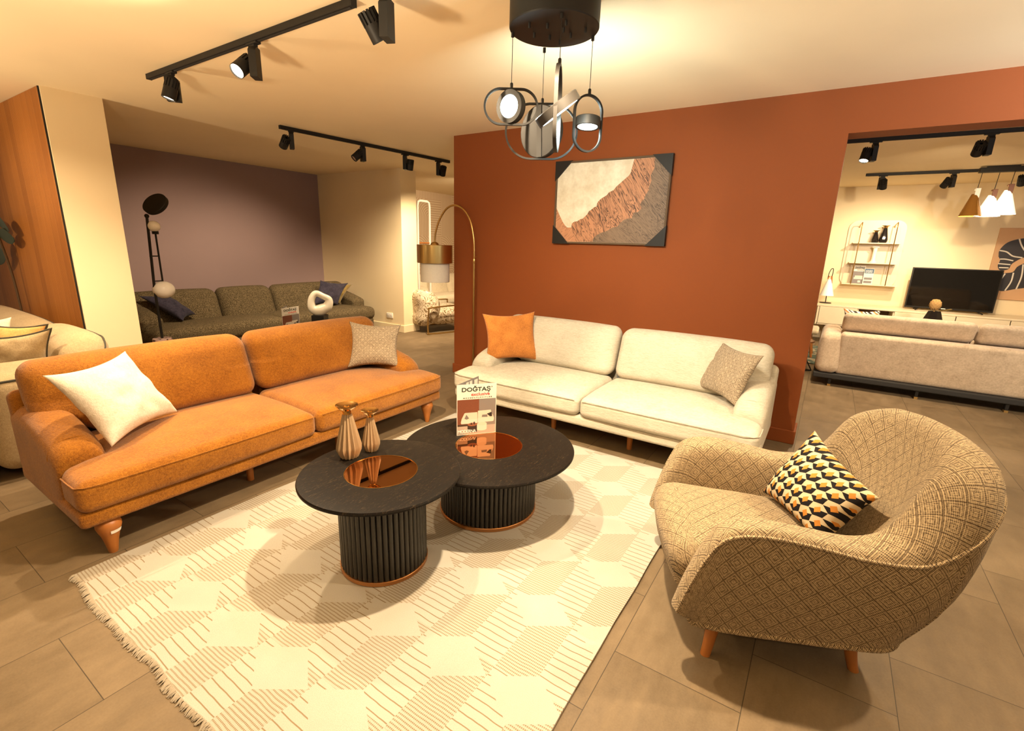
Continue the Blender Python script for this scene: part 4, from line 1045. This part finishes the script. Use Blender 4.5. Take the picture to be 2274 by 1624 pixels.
# ------------------------------------------------------------------ beige sofa and plant at far left
def beige_sofa():
    t = thing('sofa', 'beige sofa with dark piping behind the orange sofa at the left edge', 'sofa', (0, 0, 0))
    def rb(name, c, s, r, fn=None, m=10): 
        b = B(); b.rbox(c, s, r, m, 5, fn); return b.obj(name, 'beige_fab', t, angle=80)
    rb('base', (-5.95, 0.45, 0.22), (3.3, 1.30, 0.32), 0.08)
    rb('seat_cushion', (-5.55, 0.40, 0.40), (1.75, 1.05, 0.16), 0.07)
    xs = [(-7.55, -5.42, 0.80), (-5.44, -4.47, 0.84)]
    for (x0, x1, top) in xs:
        w = x1-x0
        def f(p, w=w):
            u = p.x/(w/2); return Vector((p.x, p.y + 0.05*p.z/0.3, p.z - (0.05*abs(u)**4 if p.z > 0 else 0)))
        o = rb('back_cushion', ((x0+x1)/2, 1.16, 0.55), (w, 0.30, (top-0.30)), 0.14, f)
        hh = (top-0.30)/2; c0 = Vector(((x0+x1)/2, 1.16, 0.55)); k = 0.041 - 0.004
        loc = [(-w/2+k, 0.105, 0.0), (-w/2+k, 0.105, hh-0.10), (-w/2+0.10, 0.105, hh-k)] + [(x, 0.105, hh-k) for x in np.linspace(-w/2+0.2, w/2-0.2, 8)] + [(w/2-0.10, 0.105, hh-k), (w/2-k, 0.09, hh-0.10), (w/2-0.002, 0.0, hh-0.15), (w/2-0.012, -0.06, hh-0.18), (w/2-k, -0.112, hh-0.22), (w/2-k, -0.115, 0.0), (w/2-k, -0.115, -0.15)]
        B().tube([tuple(c0 + f(Vector(p))) for p in catmull(loc, 4)], 0.007, 6).obj('piping', 'piping', o)
    a = rb('arm', (-4.36, 0.13, 0.37), (0.52, 0.83, 0.63), 0.10)
    a2 = rb('arm', (-4.36, 0.86, 0.37), (0.52, 0.62, 0.63), 0.10)
    B().tube([(-4.115, -0.2, 0.645), (-4.115, 0.2, 0.648), (-4.115, 0.5, 0.645)], 0.007, 6).obj('piping', 'piping', a)
    B().tube([(-4.115, 0.60, 0.645), (-4.115, 0.85, 0.648), (-4.115, 1.1, 0.645)], 0.007, 6).obj('piping', 'piping', a2)
    for (x, y) in ((-4.25, -0.1), (-4.25, 1.05), (-7.4, -0.05), (-7.4, 1.05)):
        b = B(); b.lathe([(0.03, 0), (0.03, 0.07)], (x, y, 0), 16); b.obj('leg', 'black', t)
beige_sofa()
pillow('scatter_cushion', 'plain beige cushion with dark edge in the right corner of the beige sofa',
       [(-4.92, 0.72, 0.52), (-4.72, 1.00, 0.50), (-4.55, 1.02, 0.88), (-4.78, 0.70, 0.82)], 0.085, 'beige_fab', 9, 'scatter cushions on the seats', piping='piping')
pillow('scatter_cushion', 'apricot cushion behind the plain beige one on the beige sofa',
       [(-5.22, 0.72, 0.52), (-4.92, 1.00, 0.51), (-4.80, 1.06, 0.875), (-5.12, 0.80, 0.87)], 0.06, 'tan_cush', 10, 'scatter cushions on the seats', piping='piping')
pillow('scatter_cushion', 'pale cushion at the left edge of the photo on the beige sofa',
       [(-5.6, 0.62, 0.50), (-5.25, 0.92, 0.50), (-5.35, 0.98, 0.88), (-5.68, 0.70, 0.86)], 0.07, 'white_cush', 11, 'scatter cushions on the seats')
def plant():
    t = thing('potted_plant', 'dark-leaved tall plant at the left edge in front of the wood cladding', 'plant', (-7.13, 1.39, 0))
    b = B(); b.lathe([(0.05, 0), (0.065, 0.16), (0.067, 0.165), (0.055, 0.165), (0.05, 0.14)], seg=28); b.obj('pot', 'blackrough', t)
    rng = random.Random(3); b = B(); stem = [(0, 0, 0.12), (0.02, 0.0, 0.6), (-0.03, 0.0, 1.1), (0.0, -0.05, 1.55)]; b.tube([tuple(p) for p in catmull(stem, 6)], 0.011, 8); b.obj('stem', 'bark', t)
    for k, (x, y, z, az, ln, dr) in enumerate([(0, -0.04, 1.62, 0.1, 0.35, -0.08), (0, -0.04, 1.48, 0.3, 0.36, -0.03), (-0.02, -0.04, 1.40, 2.6, 0.3, -0.1), (-0.02, -0.02, 1.30, 3.3, 0.32, -0.12), (0, -0.05, 1.58, 2.9, 0.26, 0.06)]):
        b = B(); V = []; F = []; d = Vector((math.cos(az), math.sin(az)*0.35, 0)); sd = Vector((0, 1, 0.2)).cross(d).normalized()
        for i in range(9):
            s = i/8; wv = 0.075*max(0.0, math.sin(PI*min(1, s*0.92+0.05)))**0.8
            c = Vector((x, y, z)) + d*ln*s + Vector((0, 0, dr*s*s))
            for q in (-1, 0, 1): V.append(c + sd*q*wv + Vector((0, 0, 0.012*abs(q))))
        for i in range(8):
            for q in range(2): a = i*3+q; F.append((a, a+1, a+4, a+3))
        n = len(V); V += [v + Vector((0, 0.002, -0.003)) for v in V[:n]]; F += [tuple(i+n for i in f[::-1]) for f in F[:]]
        b.add(V, F); b.obj('leaf', 'leaf', t, angle=180)
plant()

# ------------------------------------------------------------------ socket, passage beyond
t = thing('wall_socket', 'white double wall socket low on the cream recess wall', 'socket', (-6.36, 5.849, 0.272))
b = B(); b.box((0, -0.006, 0), (0.15, 0.012, 0.09), 0.004, 2); b.obj('plate', 'white', t)
for x in (-0.037, 0.037):
    b = B(); b.box((x, -0.0125, 0.012), (0.018, 0.004, 0.012)); b.obj('switch', 'white', t, smooth=False)
    b = B()
    for (dx, dz) in ((0, -0.006), (-0.011, -0.022), (0.011, -0.022)): b.box((x+dx, -0.0122, dz), (0.006, 0.001, 0.004))
    b.obj('pin_hole', 'blackrough', t, smooth=False)

def pattern_chair():
    t = thing('armchair', 'squiggle-patterned round-backed armchair with brass tube frame in the passage', 'armchair', (-5.86, 6.40, 0), -0.35)
    def fbk(p):
        w = p.z/0.33; return Vector((p.x*(1-0.14*max(0, w)**2-0.12*max(0, -w)**2), p.y*(1) - 0.10*(w*w) + 0.06, p.z))
    b = B(); b.rbox((-0.08, -0.22, 0.42), (0.86, 0.40, 0.62), 0.19, 12, 8, fbk); b.obj('backrest', 'squiggle', t, angle=180)
    b = B(); b.rbox((-0.08, 0.25, 0.28), (0.76, 0.74, 0.30), 0.12, 10, 6); b.obj('seat', 'squiggle', t, angle=180)
    for x in (-0.50, 0.40):
        pts = [(x, 0.55, 0.013), (x, -0.22, 0.013), (x, -0.30, 0.06), (x, -0.28, 0.40), (x, -0.22, 0.46), (x, 0.50, 0.48), (x, 0.58, 0.42), (x, 0.60, 0.08)]
        P = []
        for i in range(len(pts)): P.append(pts[i])
        b = B(); b.tube([tuple(p) for p in catmull(P, 5)], 0.013, 10); b.obj('tube_frame', 'brass', t)
pattern_chair()
long_sofa('sofa', 'pale cream boucle sofa deep in the passage before the patterned wallpaper', (-6.85, 8.75, 0), PI/2, 2.2, 0.95, 0.42, 0.82, 'boucle', 2, 2)
t = thing('frame_stand', 'tall white open frame with wooden rung standing in the passage', 'frame stand', (-6.95, 7.36, 0), PI/2)
b = B(); pts = [(-0.17, 0, 0.0), (-0.17, 0, 1.2), (-0.17, 0, 2.22), (-0.155, 0, 2.30), (-0.10, 0, 2.325), (0.10, 0, 2.325), (0.155, 0, 2.30), (0.17, 0, 2.22), (0.17, 0, 1.2), (0.17, 0, 0.0)]
b.tube(pts, 0.024, 8); b.obj('frame', 'linen', t)
b = B(); b.tube([(-0.17, 0, 1.52), (0.17, 0, 1.52)], 0.016, 10); b.tube([(-0.17, 0, 0.5), (0.17, 0, 0.5)], 0.016, 10); b.obj('rung', 'wood', t)

# ------------------------------------------------------------------ right room
def taupe_sofa():
    t = thing('sofa', 'taupe velvet sofa seen from behind in the right room', 'sofa', (0, 0, 0))
    def rb(name, c, s, r, fn=None, mat='taupe_fab', m=10):
        b = B(); b.rbox(c, s, r, m, 5, fn); return b.obj(name, mat, t, angle=80)
    X0, X1 = 0.03, 2.75
    b = B(); b.box(((X0+X1)/2, 7.16, 0.125), (X1-X0+0.02, 0.90, 0.06), 0.01, 2); b.obj('plinth', 'blackrough', t, smooth=False)
    def lean(p): return Vector((p.x, p.y - 0.04*p.z/0.25, p.z))
    rb('back_panel', ((X0+0.20+X1-0.2)/2, 6.82, 0.405), (X1-X0-0.40, 0.20, 0.505), 0.04, lean)
    for x in (X0+0.115, X1-0.115):
        def fa(p):
            w = p.z/0.25; return Vector((p.x*(1 - 0.16*max(0, w)), p.y, p.z))
        rb('arm', (x, 7.155, 0.40), (0.245, 0.91, 0.495), 0.085, fa)
    for (x0, x1) in ((0.22, 1.395), (1.405, 2.56)):
        def fh(p): return Vector((p.x, p.y - 0.06*p.z/0.1, p.z))
        rb('headrest', ((x0+x1)/2, 6.90, 0.765), (x1-x0, 0.17, 0.235), 0.065, fh)
        rb('back_cushion', ((x0+x1)/2, 7.05, 0.52), (x1-x0-0.01, 0.20, 0.36), 0.08)
        rb('seat_cushion', ((x0+x1)/2, 7.35, 0.36), (x1-x0-0.01, 0.60, 0.20), 0.07)
    for x in (0.20, 1.02, 1.75, 2.55):
        for y in (6.76, 7.52):
            b = B(); b.box((x, y, 0.055), (0.03, 0.05, 0.11), 0.003, 1); lg = b.obj('leg', 'black', t, smooth=False)
            b = B(); b.box((x, y, 0.012), (0.032, 0.052, 0.024)); b.obj('leg_tip', 'brass', lg, smooth=False)
taupe_sofa()
pillow('scatter_cushion', 'black, white and orange striped cushion on the taupe sofa in the right room',
       [(0.26, 7.28, 0.48), (0.66, 7.36, 0.48), (0.58, 7.22, 0.90), (0.21, 7.14, 0.90)], 0.07, 'stripe', 12, 'scatter cushions on the seats')
def console():
    t = thing('media_console', 'long low cream media console against the far wall of the right room', 'console', (0, 0, 0))
    b = B(); b.box((1.46, 10.30, 0.665), (3.12, 0.66, 0.03), 0.004, 1); b.obj('top', 'console', t, smooth=False)
    b = B(); b.box((-0.07, 10.30, 0.49), (0.03, 0.64, 0.32)); b.box((2.98, 10.30, 0.49), (0.03, 0.64, 0.32)); b.box((1.46, 10.60, 0.49), (3.05, 0.02, 0.32)); b.box((1.46, 10.30, 0.345), (3.05, 0.64, 0.03)); b.box((0.50, 10.3, 0.49), (0.02, 0.62, 0.30)); b.box((0.98, 10.3, 0.49), (0.02, 0.62, 0.30)); b.obj('carcass', 'console', t, smooth=False)
    b = B(); b.box((0.74, 10.58, 0.5), (0.46, 0.012, 0.28)); b.obj('niche_back', 'niche', t, smooth=False)
    for (x0, x1) in ((-0.05, 0.49), (0.99, 1.745), (1.755, 2.36), (2.37, 2.965)):
        b = B(); b.box(((x0+x1)/2, 9.978, 0.502), (x1-x0, 0.02, 0.29), 0.003, 1); b.obj('drawer', 'console', t, smooth=False)
    b = B(); b.box((1.46, 10.35, 0.165), (2.6, 0.40, 0.33)); b.obj('plinth', 'niche', t, smooth=False)
console()
def tv():
    t = thing('television', 'black flat television standing on the media console', 'television', (1.68, 10.36, 0.684))
    b = B(); b.box((0, 0, 0.355), (1.09, 0.035, 0.655), 0.004, 2); b.obj('body', 'black', t)
    b = B(); b.box((0, -0.0178, 0.362), (1.055, 0.003, 0.61)); b.obj('screen', 'screen', t, smooth=False)
    for s in (-1, 1):
        b = B(); b.tube([(s*0.36, 0, 0.035), (s*0.41, -0.13, 0.006)], 0.009, 8); b.tube([(s*0.36, 0, 0.035), (s*0.41, 0.10, 0.006)], 0.009, 8); b.obj('foot', 'black', t)
    b = B(); b.box((-0.05, -0.019, 0.040), (0.055, 0.002, 0.010)); b.obj('badge', 'white', t, smooth=False)
tv()
def rounded_rect(x0, x1, z0, z1, r, n=8):
    P = []
    for (cx, cz, a0) in ((x1-r, z1-r, 0), (x0+r, z1-r, PI/2), (x0+r, z0+r, PI), (x1-r, z0+r, 1.5*PI)):
        for k in range(n+1): a = a0+PI/2*k/n; P.append((cx+r*math.cos(a), cz+r*math.sin(a)))
    return P
def shelf_unit():
    t = thing('wall_shelf', 'cream three-tier wall shelf with rounded back and brass rods', 'shelf', (0, 0, 0))
    P = rounded_rect(0.16, 0.97, 1.0, 2.12, 0.14); n = len(P)
    b = B(); b.add([(x, 10.628, z) for (x, z) in P] + [(x, 10.646, z) for (x, z) in P], [tuple(range(n)), tuple(range(2*n-1, n-1, -1))] + [(i, (i+1) % n, n+(i+1) % n, n+i) for i in range(n)])
    b.obj('back_panel', 'console', t, smooth=False)
    for (z, x0, x1) in ((1.735, 0.25, 0.915), (1.40, 0.25, 0.92), (1.035, 0.20, 0.985)):
        b = B(); b.box(((x0+x1)/2, 10.51, z), (x1-x0, 0.235, 0.018), 0.004, 2); b.obj('shelf_board', 'console', t, smooth=False)
    for x in (0.335, 0.82):
        b = B(); b.tube([(x, 10.385, 1.04), (x, 10.385, 1.98), (x, 10.39, 2.04), (x, 10.42, 2.075), (x-0.02, 10.56, 2.04), (x-0.02, 10.627, 2.0)], 0.0075, 8); b.obj('rod', 'brass', t)
shelf_unit()
def black_vase(label, x, z, h, r):
    t = thing('vase', label, 'vase', (x, 10.50, z), 0, 'black vases on the wall shelf')
    b = B(); b.lathe([(r*0.7, 0), (r*0.95, 0.02), (r, h*0.2), (r*0.42, h*0.86)], seg=10); b.obj('body', 'black_gloss', t, angle=15)
    b = B(); b.lathe([(r*0.42, h*0.85), (r*0.5, h*0.93), (r*0.95, h*0.99), (r*0.95, h), (r*0.3, h*0.97)], seg=24); b.obj('rim', 'brass', t)
black_vase('shorter black vase on the top board of the wall shelf', 0.555, 1.745, 0.205, 0.055)
black_vase('taller black vase on the top board of the wall shelf', 0.672, 1.745, 0.285, 0.062)
b = B(); b.lathe([(0.058, 0), (0.058, 0.012), (0.036, 0.03), (0.030, 0.06), (0.029, 0.22), (0.034, 0.245), (0.054, 0.258), (0.054, 0.272), (0.02, 0.272)], seg=28); o = b.obj('candlestick', 'ceramic'); o.location = (0.592, 10.50, 1.41)
tag(o, 'white column candlestick on the middle board of the wall shelf', 'candlestick')
def leaflet(label, x0, x1, z, h, kind):
    t = thing('leaflet', label, 'leaflet', (x0, 10.47+0.03*(1-kind), z), 0, 'leaflets on the wall shelf')
    w = x1-x0; b = B(); R = Matrix.Rotation(-0.12, 3, 'X'); b.box(R @ Vector((w/2, 0, h/2)), (w, 0.006, h), 0, 1, R); b.obj('sheet', 'paper', t, smooth=False)
    def q(xa, xb, za, zb, mat, nm, d=0.0):
        c = B(); c.box(R @ Vector(((xa+xb)/2*w, -0.0045-d, (za+zb)/2*h)), ((xb-xa)*w, 0.002, (zb-za)*h), 0, 1, R); c.obj(nm, mat, t, smooth=False)
    mt = Matrix.Translation(R @ Vector((0, -0.007, 0))) @ R.to_4x4() @ Matrix(((1, 0, 0, 0), (0, 0, -1, 0), (0, 1, 0, 0), (0, 0, 0, 1)))
    if kind == 0:
        q(0, 1, 0, 0.68, 'photo_grey', 'photo'); q(0.12, 0.88, 0.24, 0.34, 'photo_pale', 'printed_sofa', 0.0012); q(0.2, 0.86, 0.34, 0.44, 'photo_sofa', 'printed_sofa', 0.0012); q(0.5, 0.72, 0.06, 0.17, 'photo_pale', 'printed_table', 0.0012)
        text('lettering', 'DO\u011eTA\u015e', h*0.14, 'ink', t, mt @ Matrix.Translation((w*0.12, h*0.83, 0)), bold=0.001, xs=0.74)
        text('lettering', 'exclusive', h*0.10, 'redink', t, mt @ Matrix.Translation((w*0.3, h*0.73, 0)), xs=0.78)
    else:
        q(0.05, 0.97, 0.70, 0.985, 'photo_blue', 'blue_block'); q(0.1, 0.9, 0.28, 0.42, 'photo_grey', 'photo'); q(0.1, 0.9, 0.06, 0.2, 'photo_grey', 'photo')
        for row in (0.775, 0.865):                        # two rows of blocky white letters, too small to read in the photo
            c = B()
            for k in range(5):
                xc = (0.20 + 0.145*k)*w
                for (dx, dz, sx, sz) in ((-0.04*w, 0, 0.022*w, 0.072*h), (0, 0.03*h*(1 if k % 2 else -1), 0.075*w, 0.016*h), (0.035*w, 0.01*h*(-1)**k, 0.022*w, 0.05*h)):
                    c.box(R @ Vector((xc+dx, -0.0062, row*h+dz)), (sx, 0.001, sz), 0, 1, R)
            c.obj('lettering', 'whiteink', t, smooth=False)
leaflet('store leaflet with red lettering on the lowest board of the wall shelf', 0.345, 0.515, 1.045, 0.31, 0)
leaflet('white leaflet with blue block on the lowest board of the wall shelf', 0.50, 0.64, 1.045, 0.265, 1)
t = thing('table_lamp', 'small white cone table lamp with leather loop at the left end of the console', 'lamp', (0.015, 10.30, 0.68))
b = B(); b.lathe([(0.09, 0), (0.09, 0.012), (0.01, 0.016)], seg=32); b.obj('base', 'black', t, angle=30)
b = B(); b.tube([(0, 0, 0.01), (0, 0, 0.40)], 0.007, 8); b.obj('stem', 'black', t)
b = B(); b.lathe([(0.105, 0.135), (0.108, 0.135), (0.030, 0.42), (0.026, 0.42)], seg=36); b.obj('shade', 'globe', t, angle=30)
b = B(); b.box((0.03, -0.01, 0.415), (0.028, 0.02, 0.13), 0.003, 1, Matrix.Rotation(-0.12, 3, 'Y')); b.box((-0.02, -0.01, 0.45), (0.02, 0.02, 0.06), 0.003, 1, Matrix.Rotation(0.3, 3, 'Y')); b.obj('strap', 'wood', t, smooth=False)
b = B(); b.tube([tuple(p) for p in catmull([(-0.03, 0, 0.42), (-0.025, 0, 0.52), (0.0, 0, 0.60), (0.028, 0, 0.60), (0.03, 0, 0.52), (0.025, 0, 0.45)], 5)], 0.006, 8); b.obj('loop', 'black', t)
def wall_art():
    t = thing('wall_art', 'peach canvas with black striped blob shapes, cut by the right edge', 'picture', (2.11, 10.648, 0.915))
    b = B(); b.box((0.5, -0.018, 0.545), (1.0, 0.032, 1.09), 0.003, 1); b.obj('canvas', 'peach', t, smooth=False)
    def blob(pts): return [tuple(p) for p in catmull(np.array(pts + pts[:1]), 7)][:-1]
    def slabp(pts, y0, y1, name, mat):
        n = len(pts); b = B(); b.add([(x, y0, z) for (x, z) in pts] + [(x, y1, z) for (x, z) in pts], [tuple(range(n)), tuple(range(2*n-1, n-1, -1))] + [(i, (i+1) % n, n+(i+1) % n, n+i) for i in range(n)]); b.obj(name, mat, t, smooth=False)
    A = blob([(0.06, 0.66), (0.055, 0.76), (0.13, 0.88), (0.30, 0.94), (0.50, 0.93), (0.62, 0.82), (0.56, 0.70), (0.36, 0.66), (0.24, 0.56), (0.21, 0.47), (0.12, 0.45), (0.08, 0.52), (0.09, 0.60)])
    C = blob([(0.09, 0.18), (0.10, 0.32), (0.17, 0.40), (0.27, 0.43), (0.31, 0.52), (0.42, 0.58), (0.56, 0.52), (0.60, 0.34), (0.50, 0.22), (0.34, 0.17), (0.20, 0.13)])
    slabp(A, -0.0365, -0.034, 'black_shape', 'photo_dark'); slabp(C, -0.0365, -0.034, 'black_shape', 'photo_dark')
    b = B()
    for P in ([(0.055, 0.75), (0.14, 0.73), (0.22, 0.67), (0.33, 0.65)], [(0.24, 0.93), (0.28, 0.84), (0.34, 0.75), (0.40, 0.70)], [(0.085, 0.62), (0.15, 0.62), (0.24, 0.60)], [(0.08, 0.55), (0.22, 0.54)], [(0.10, 0.49), (0.21, 0.49)], [(0.13, 0.16), (0.15, 0.28), (0.19, 0.40)], [(0.24, 0.14), (0.28, 0.28), (0.28, 0.42)], [(0.36, 0.17), (0.38, 0.36), (0.36, 0.55)], [(0.46, 0.93), (0.47, 0.8), (0.5, 0.70)]):
        b.tube([(x, -0.037, z) for (x, z) in catmull(P, 5)], 0.009, 6, flat=0.3)
    b.obj('pale_line', 'paper', t)
wall_art()
def cone_pendant():
    t = thing('pendant_lamp', 'trio of cone pendant shades on one black bar in the right room', 'pendant lamp', (0, 0, 0))
    b = B(); b.box((1.62, 8.78, 2.635), (0.44, 0.10, 0.06), 0.003, 1); b.box((1.62, 8.78, 2.672), (0.3, 0.08, 0.016)); b.obj('canopy', 'black', t, smooth=False)
    for (x, y, zt, zb, rb, m, sm) in ((1.435, 8.77, 2.385, 2.07, 0.115, 'smoked', 'linen'), (1.615, 8.86, 2.375, 2.075, 0.125, 'shade_lit', 'walnut'), (1.73, 8.73, 2.42, 2.09, 0.125, 'shade_lit', 'walnut')):
        b = B(); b.tube([(x, y, 2.61), (x-0.01, y, zt+0.03)], 0.0035, 6); b.obj('cable', 'black', t)
        b = B(); b.lathe([(rb, zb), (rb+0.002, zb), (0.034, zt-0.04), (0.03, zt-0.04)], (x-0.02, y, 0), 36, cap=False); sh = b.obj('shade', m, t, angle=30)
        b = B(); b.box((x-0.005, y-0.035, zt-0.03), (0.05, 0.012, 0.12), 0.003, 1, Matrix.Rotation(0.15, 3, 'X')); b.box((x-0.01, y, zt+0.018), (0.05, 0.05, 0.02), 0.003, 1); b.obj('strap', sm, t, smooth=False)
        b = B(); b.sphere((x-0.02, y, zb+0.11), 0.022, 16, 10); b.obj('bulb', 'bulb', t)
        l = bpy.data.lights.new('bulb_light', 'POINT'); l.energy = 22; l.color = WARM; l.shadow_soft_size = 0.03
        o = bpy.data.objects.new('bulb_light', l); COL.objects.link(o); o.location = (x-0.02, y, zb+0.03)
cone_pendant()
t = thing('coffee_table', 'low table in the right room hidden behind the taupe sofa, carrying the dark vase', 'coffee table', (1.32, 8.75, 0.0))
b = B(); b.lathe([(0.40, 0.37), (0.40, 0.40), (0.01, 0.40)], seg=48); b.obj('table_top', 'walnut', t, angle=30)
b = B(); b.lathe([(0.2, 0.0), (0.2, 0.02), (0.05, 0.04), (0.05, 0.37)], seg=32); b.obj('pedestal', 'black', t, angle=30)
t = thing('vase', 'dark ribbed vase with a dried protea in front of the television', 'vase', (1.30, 8.75, 0.40))
b = B(); b.lathe([(0.10, 0), (0.15, 0.10), (0.155, 0.16), (0.07, 0.41), (0.055, 0.41)], seg=14, mod=lambda a, i: 1.0 if int(a/(2*PI)*14+0.5) % 2 else 0.9); b.obj('body', 'black_gloss', t, angle=15)
b = B(); b.sphere((-0.01, 0, 0.50), 0.068, 40, 22, (0.95, 0.95, 1.1)); cc = Vector((-0.01, 0, 0.50)); b.v = [tuple(cc + (Vector(p)-cc)*(1+0.10*math.sin(math.atan2(p[1], p[0]+0.01)*10)*math.sin((p[2]-0.5)*130))) for p in b.v]; b.tube([(0, 0, 0.3), (-0.01, 0, 0.44)], 0.01, 8); b.obj('dried_flower', 'dry', t)
b = B()
for k in range(9):
    b.sphere((0.06+0.012*k, -0.02, 0.42+0.004*k), 0.012, 8, 6, (1.4, 0.5, 0.6))
b.obj('sprig', 'olive_satin', t)
# small pieces glimpsed between the terracotta wall and the taupe sofa
b = B(); b.box((-0.75, 8.75, 0.006), (2.9, 1.6, 0.01)); o = b.obj('rug', 'teal', smooth=False); tag(o, 'mottled teal rug glimpsed behind the opening edge of the terracotta wall', 'rug')
t = thing('stool', 'small upholstered wooden-legged stool glimpsed beside the taupe sofa', 'stool', (-0.22, 8.55, 0.011))
b = B(); b.rbox((0, 0, 0.40), (0.44, 0.44, 0.09), 0.04, 6, 4); b.obj('seat', 'boucle', t)
for (sx, sy) in ((-1, -1), (1, -1), (1, 1), (-1, 1)):
    b = B(); b.tube([(sx*0.11, sy*0.11, 0.37), (sx*0.18, sy*0.18, 0.004)], [0.026, 0.015], 10); b.obj('leg', 'wood', t)
t = thing('wire_base_table', 'thin black wire side table base glimpsed low beside the wall edge', 'side table', (-0.22, 7.42, 0))
b = B()
for k in range(3):
    a = 2*PI*k/3+0.2; p = (0.22*math.cos(a), 0.22*math.sin(a), 0.008); q = (0.22*math.cos(a+2*PI/3), 0.22*math.sin(a+2*PI/3), 0.008)
    b.tube([p, q], 0.007, 6); b.tube([p, (0, 0, 0.40)], 0.007, 6)
b.obj('wire_base', 'black', t)
b = B(); b.lathe([(0.2, 0.40), (0.2, 0.415), (0.01, 0.415)], seg=36); b.obj('table_top', 'walnut', t, angle=30)
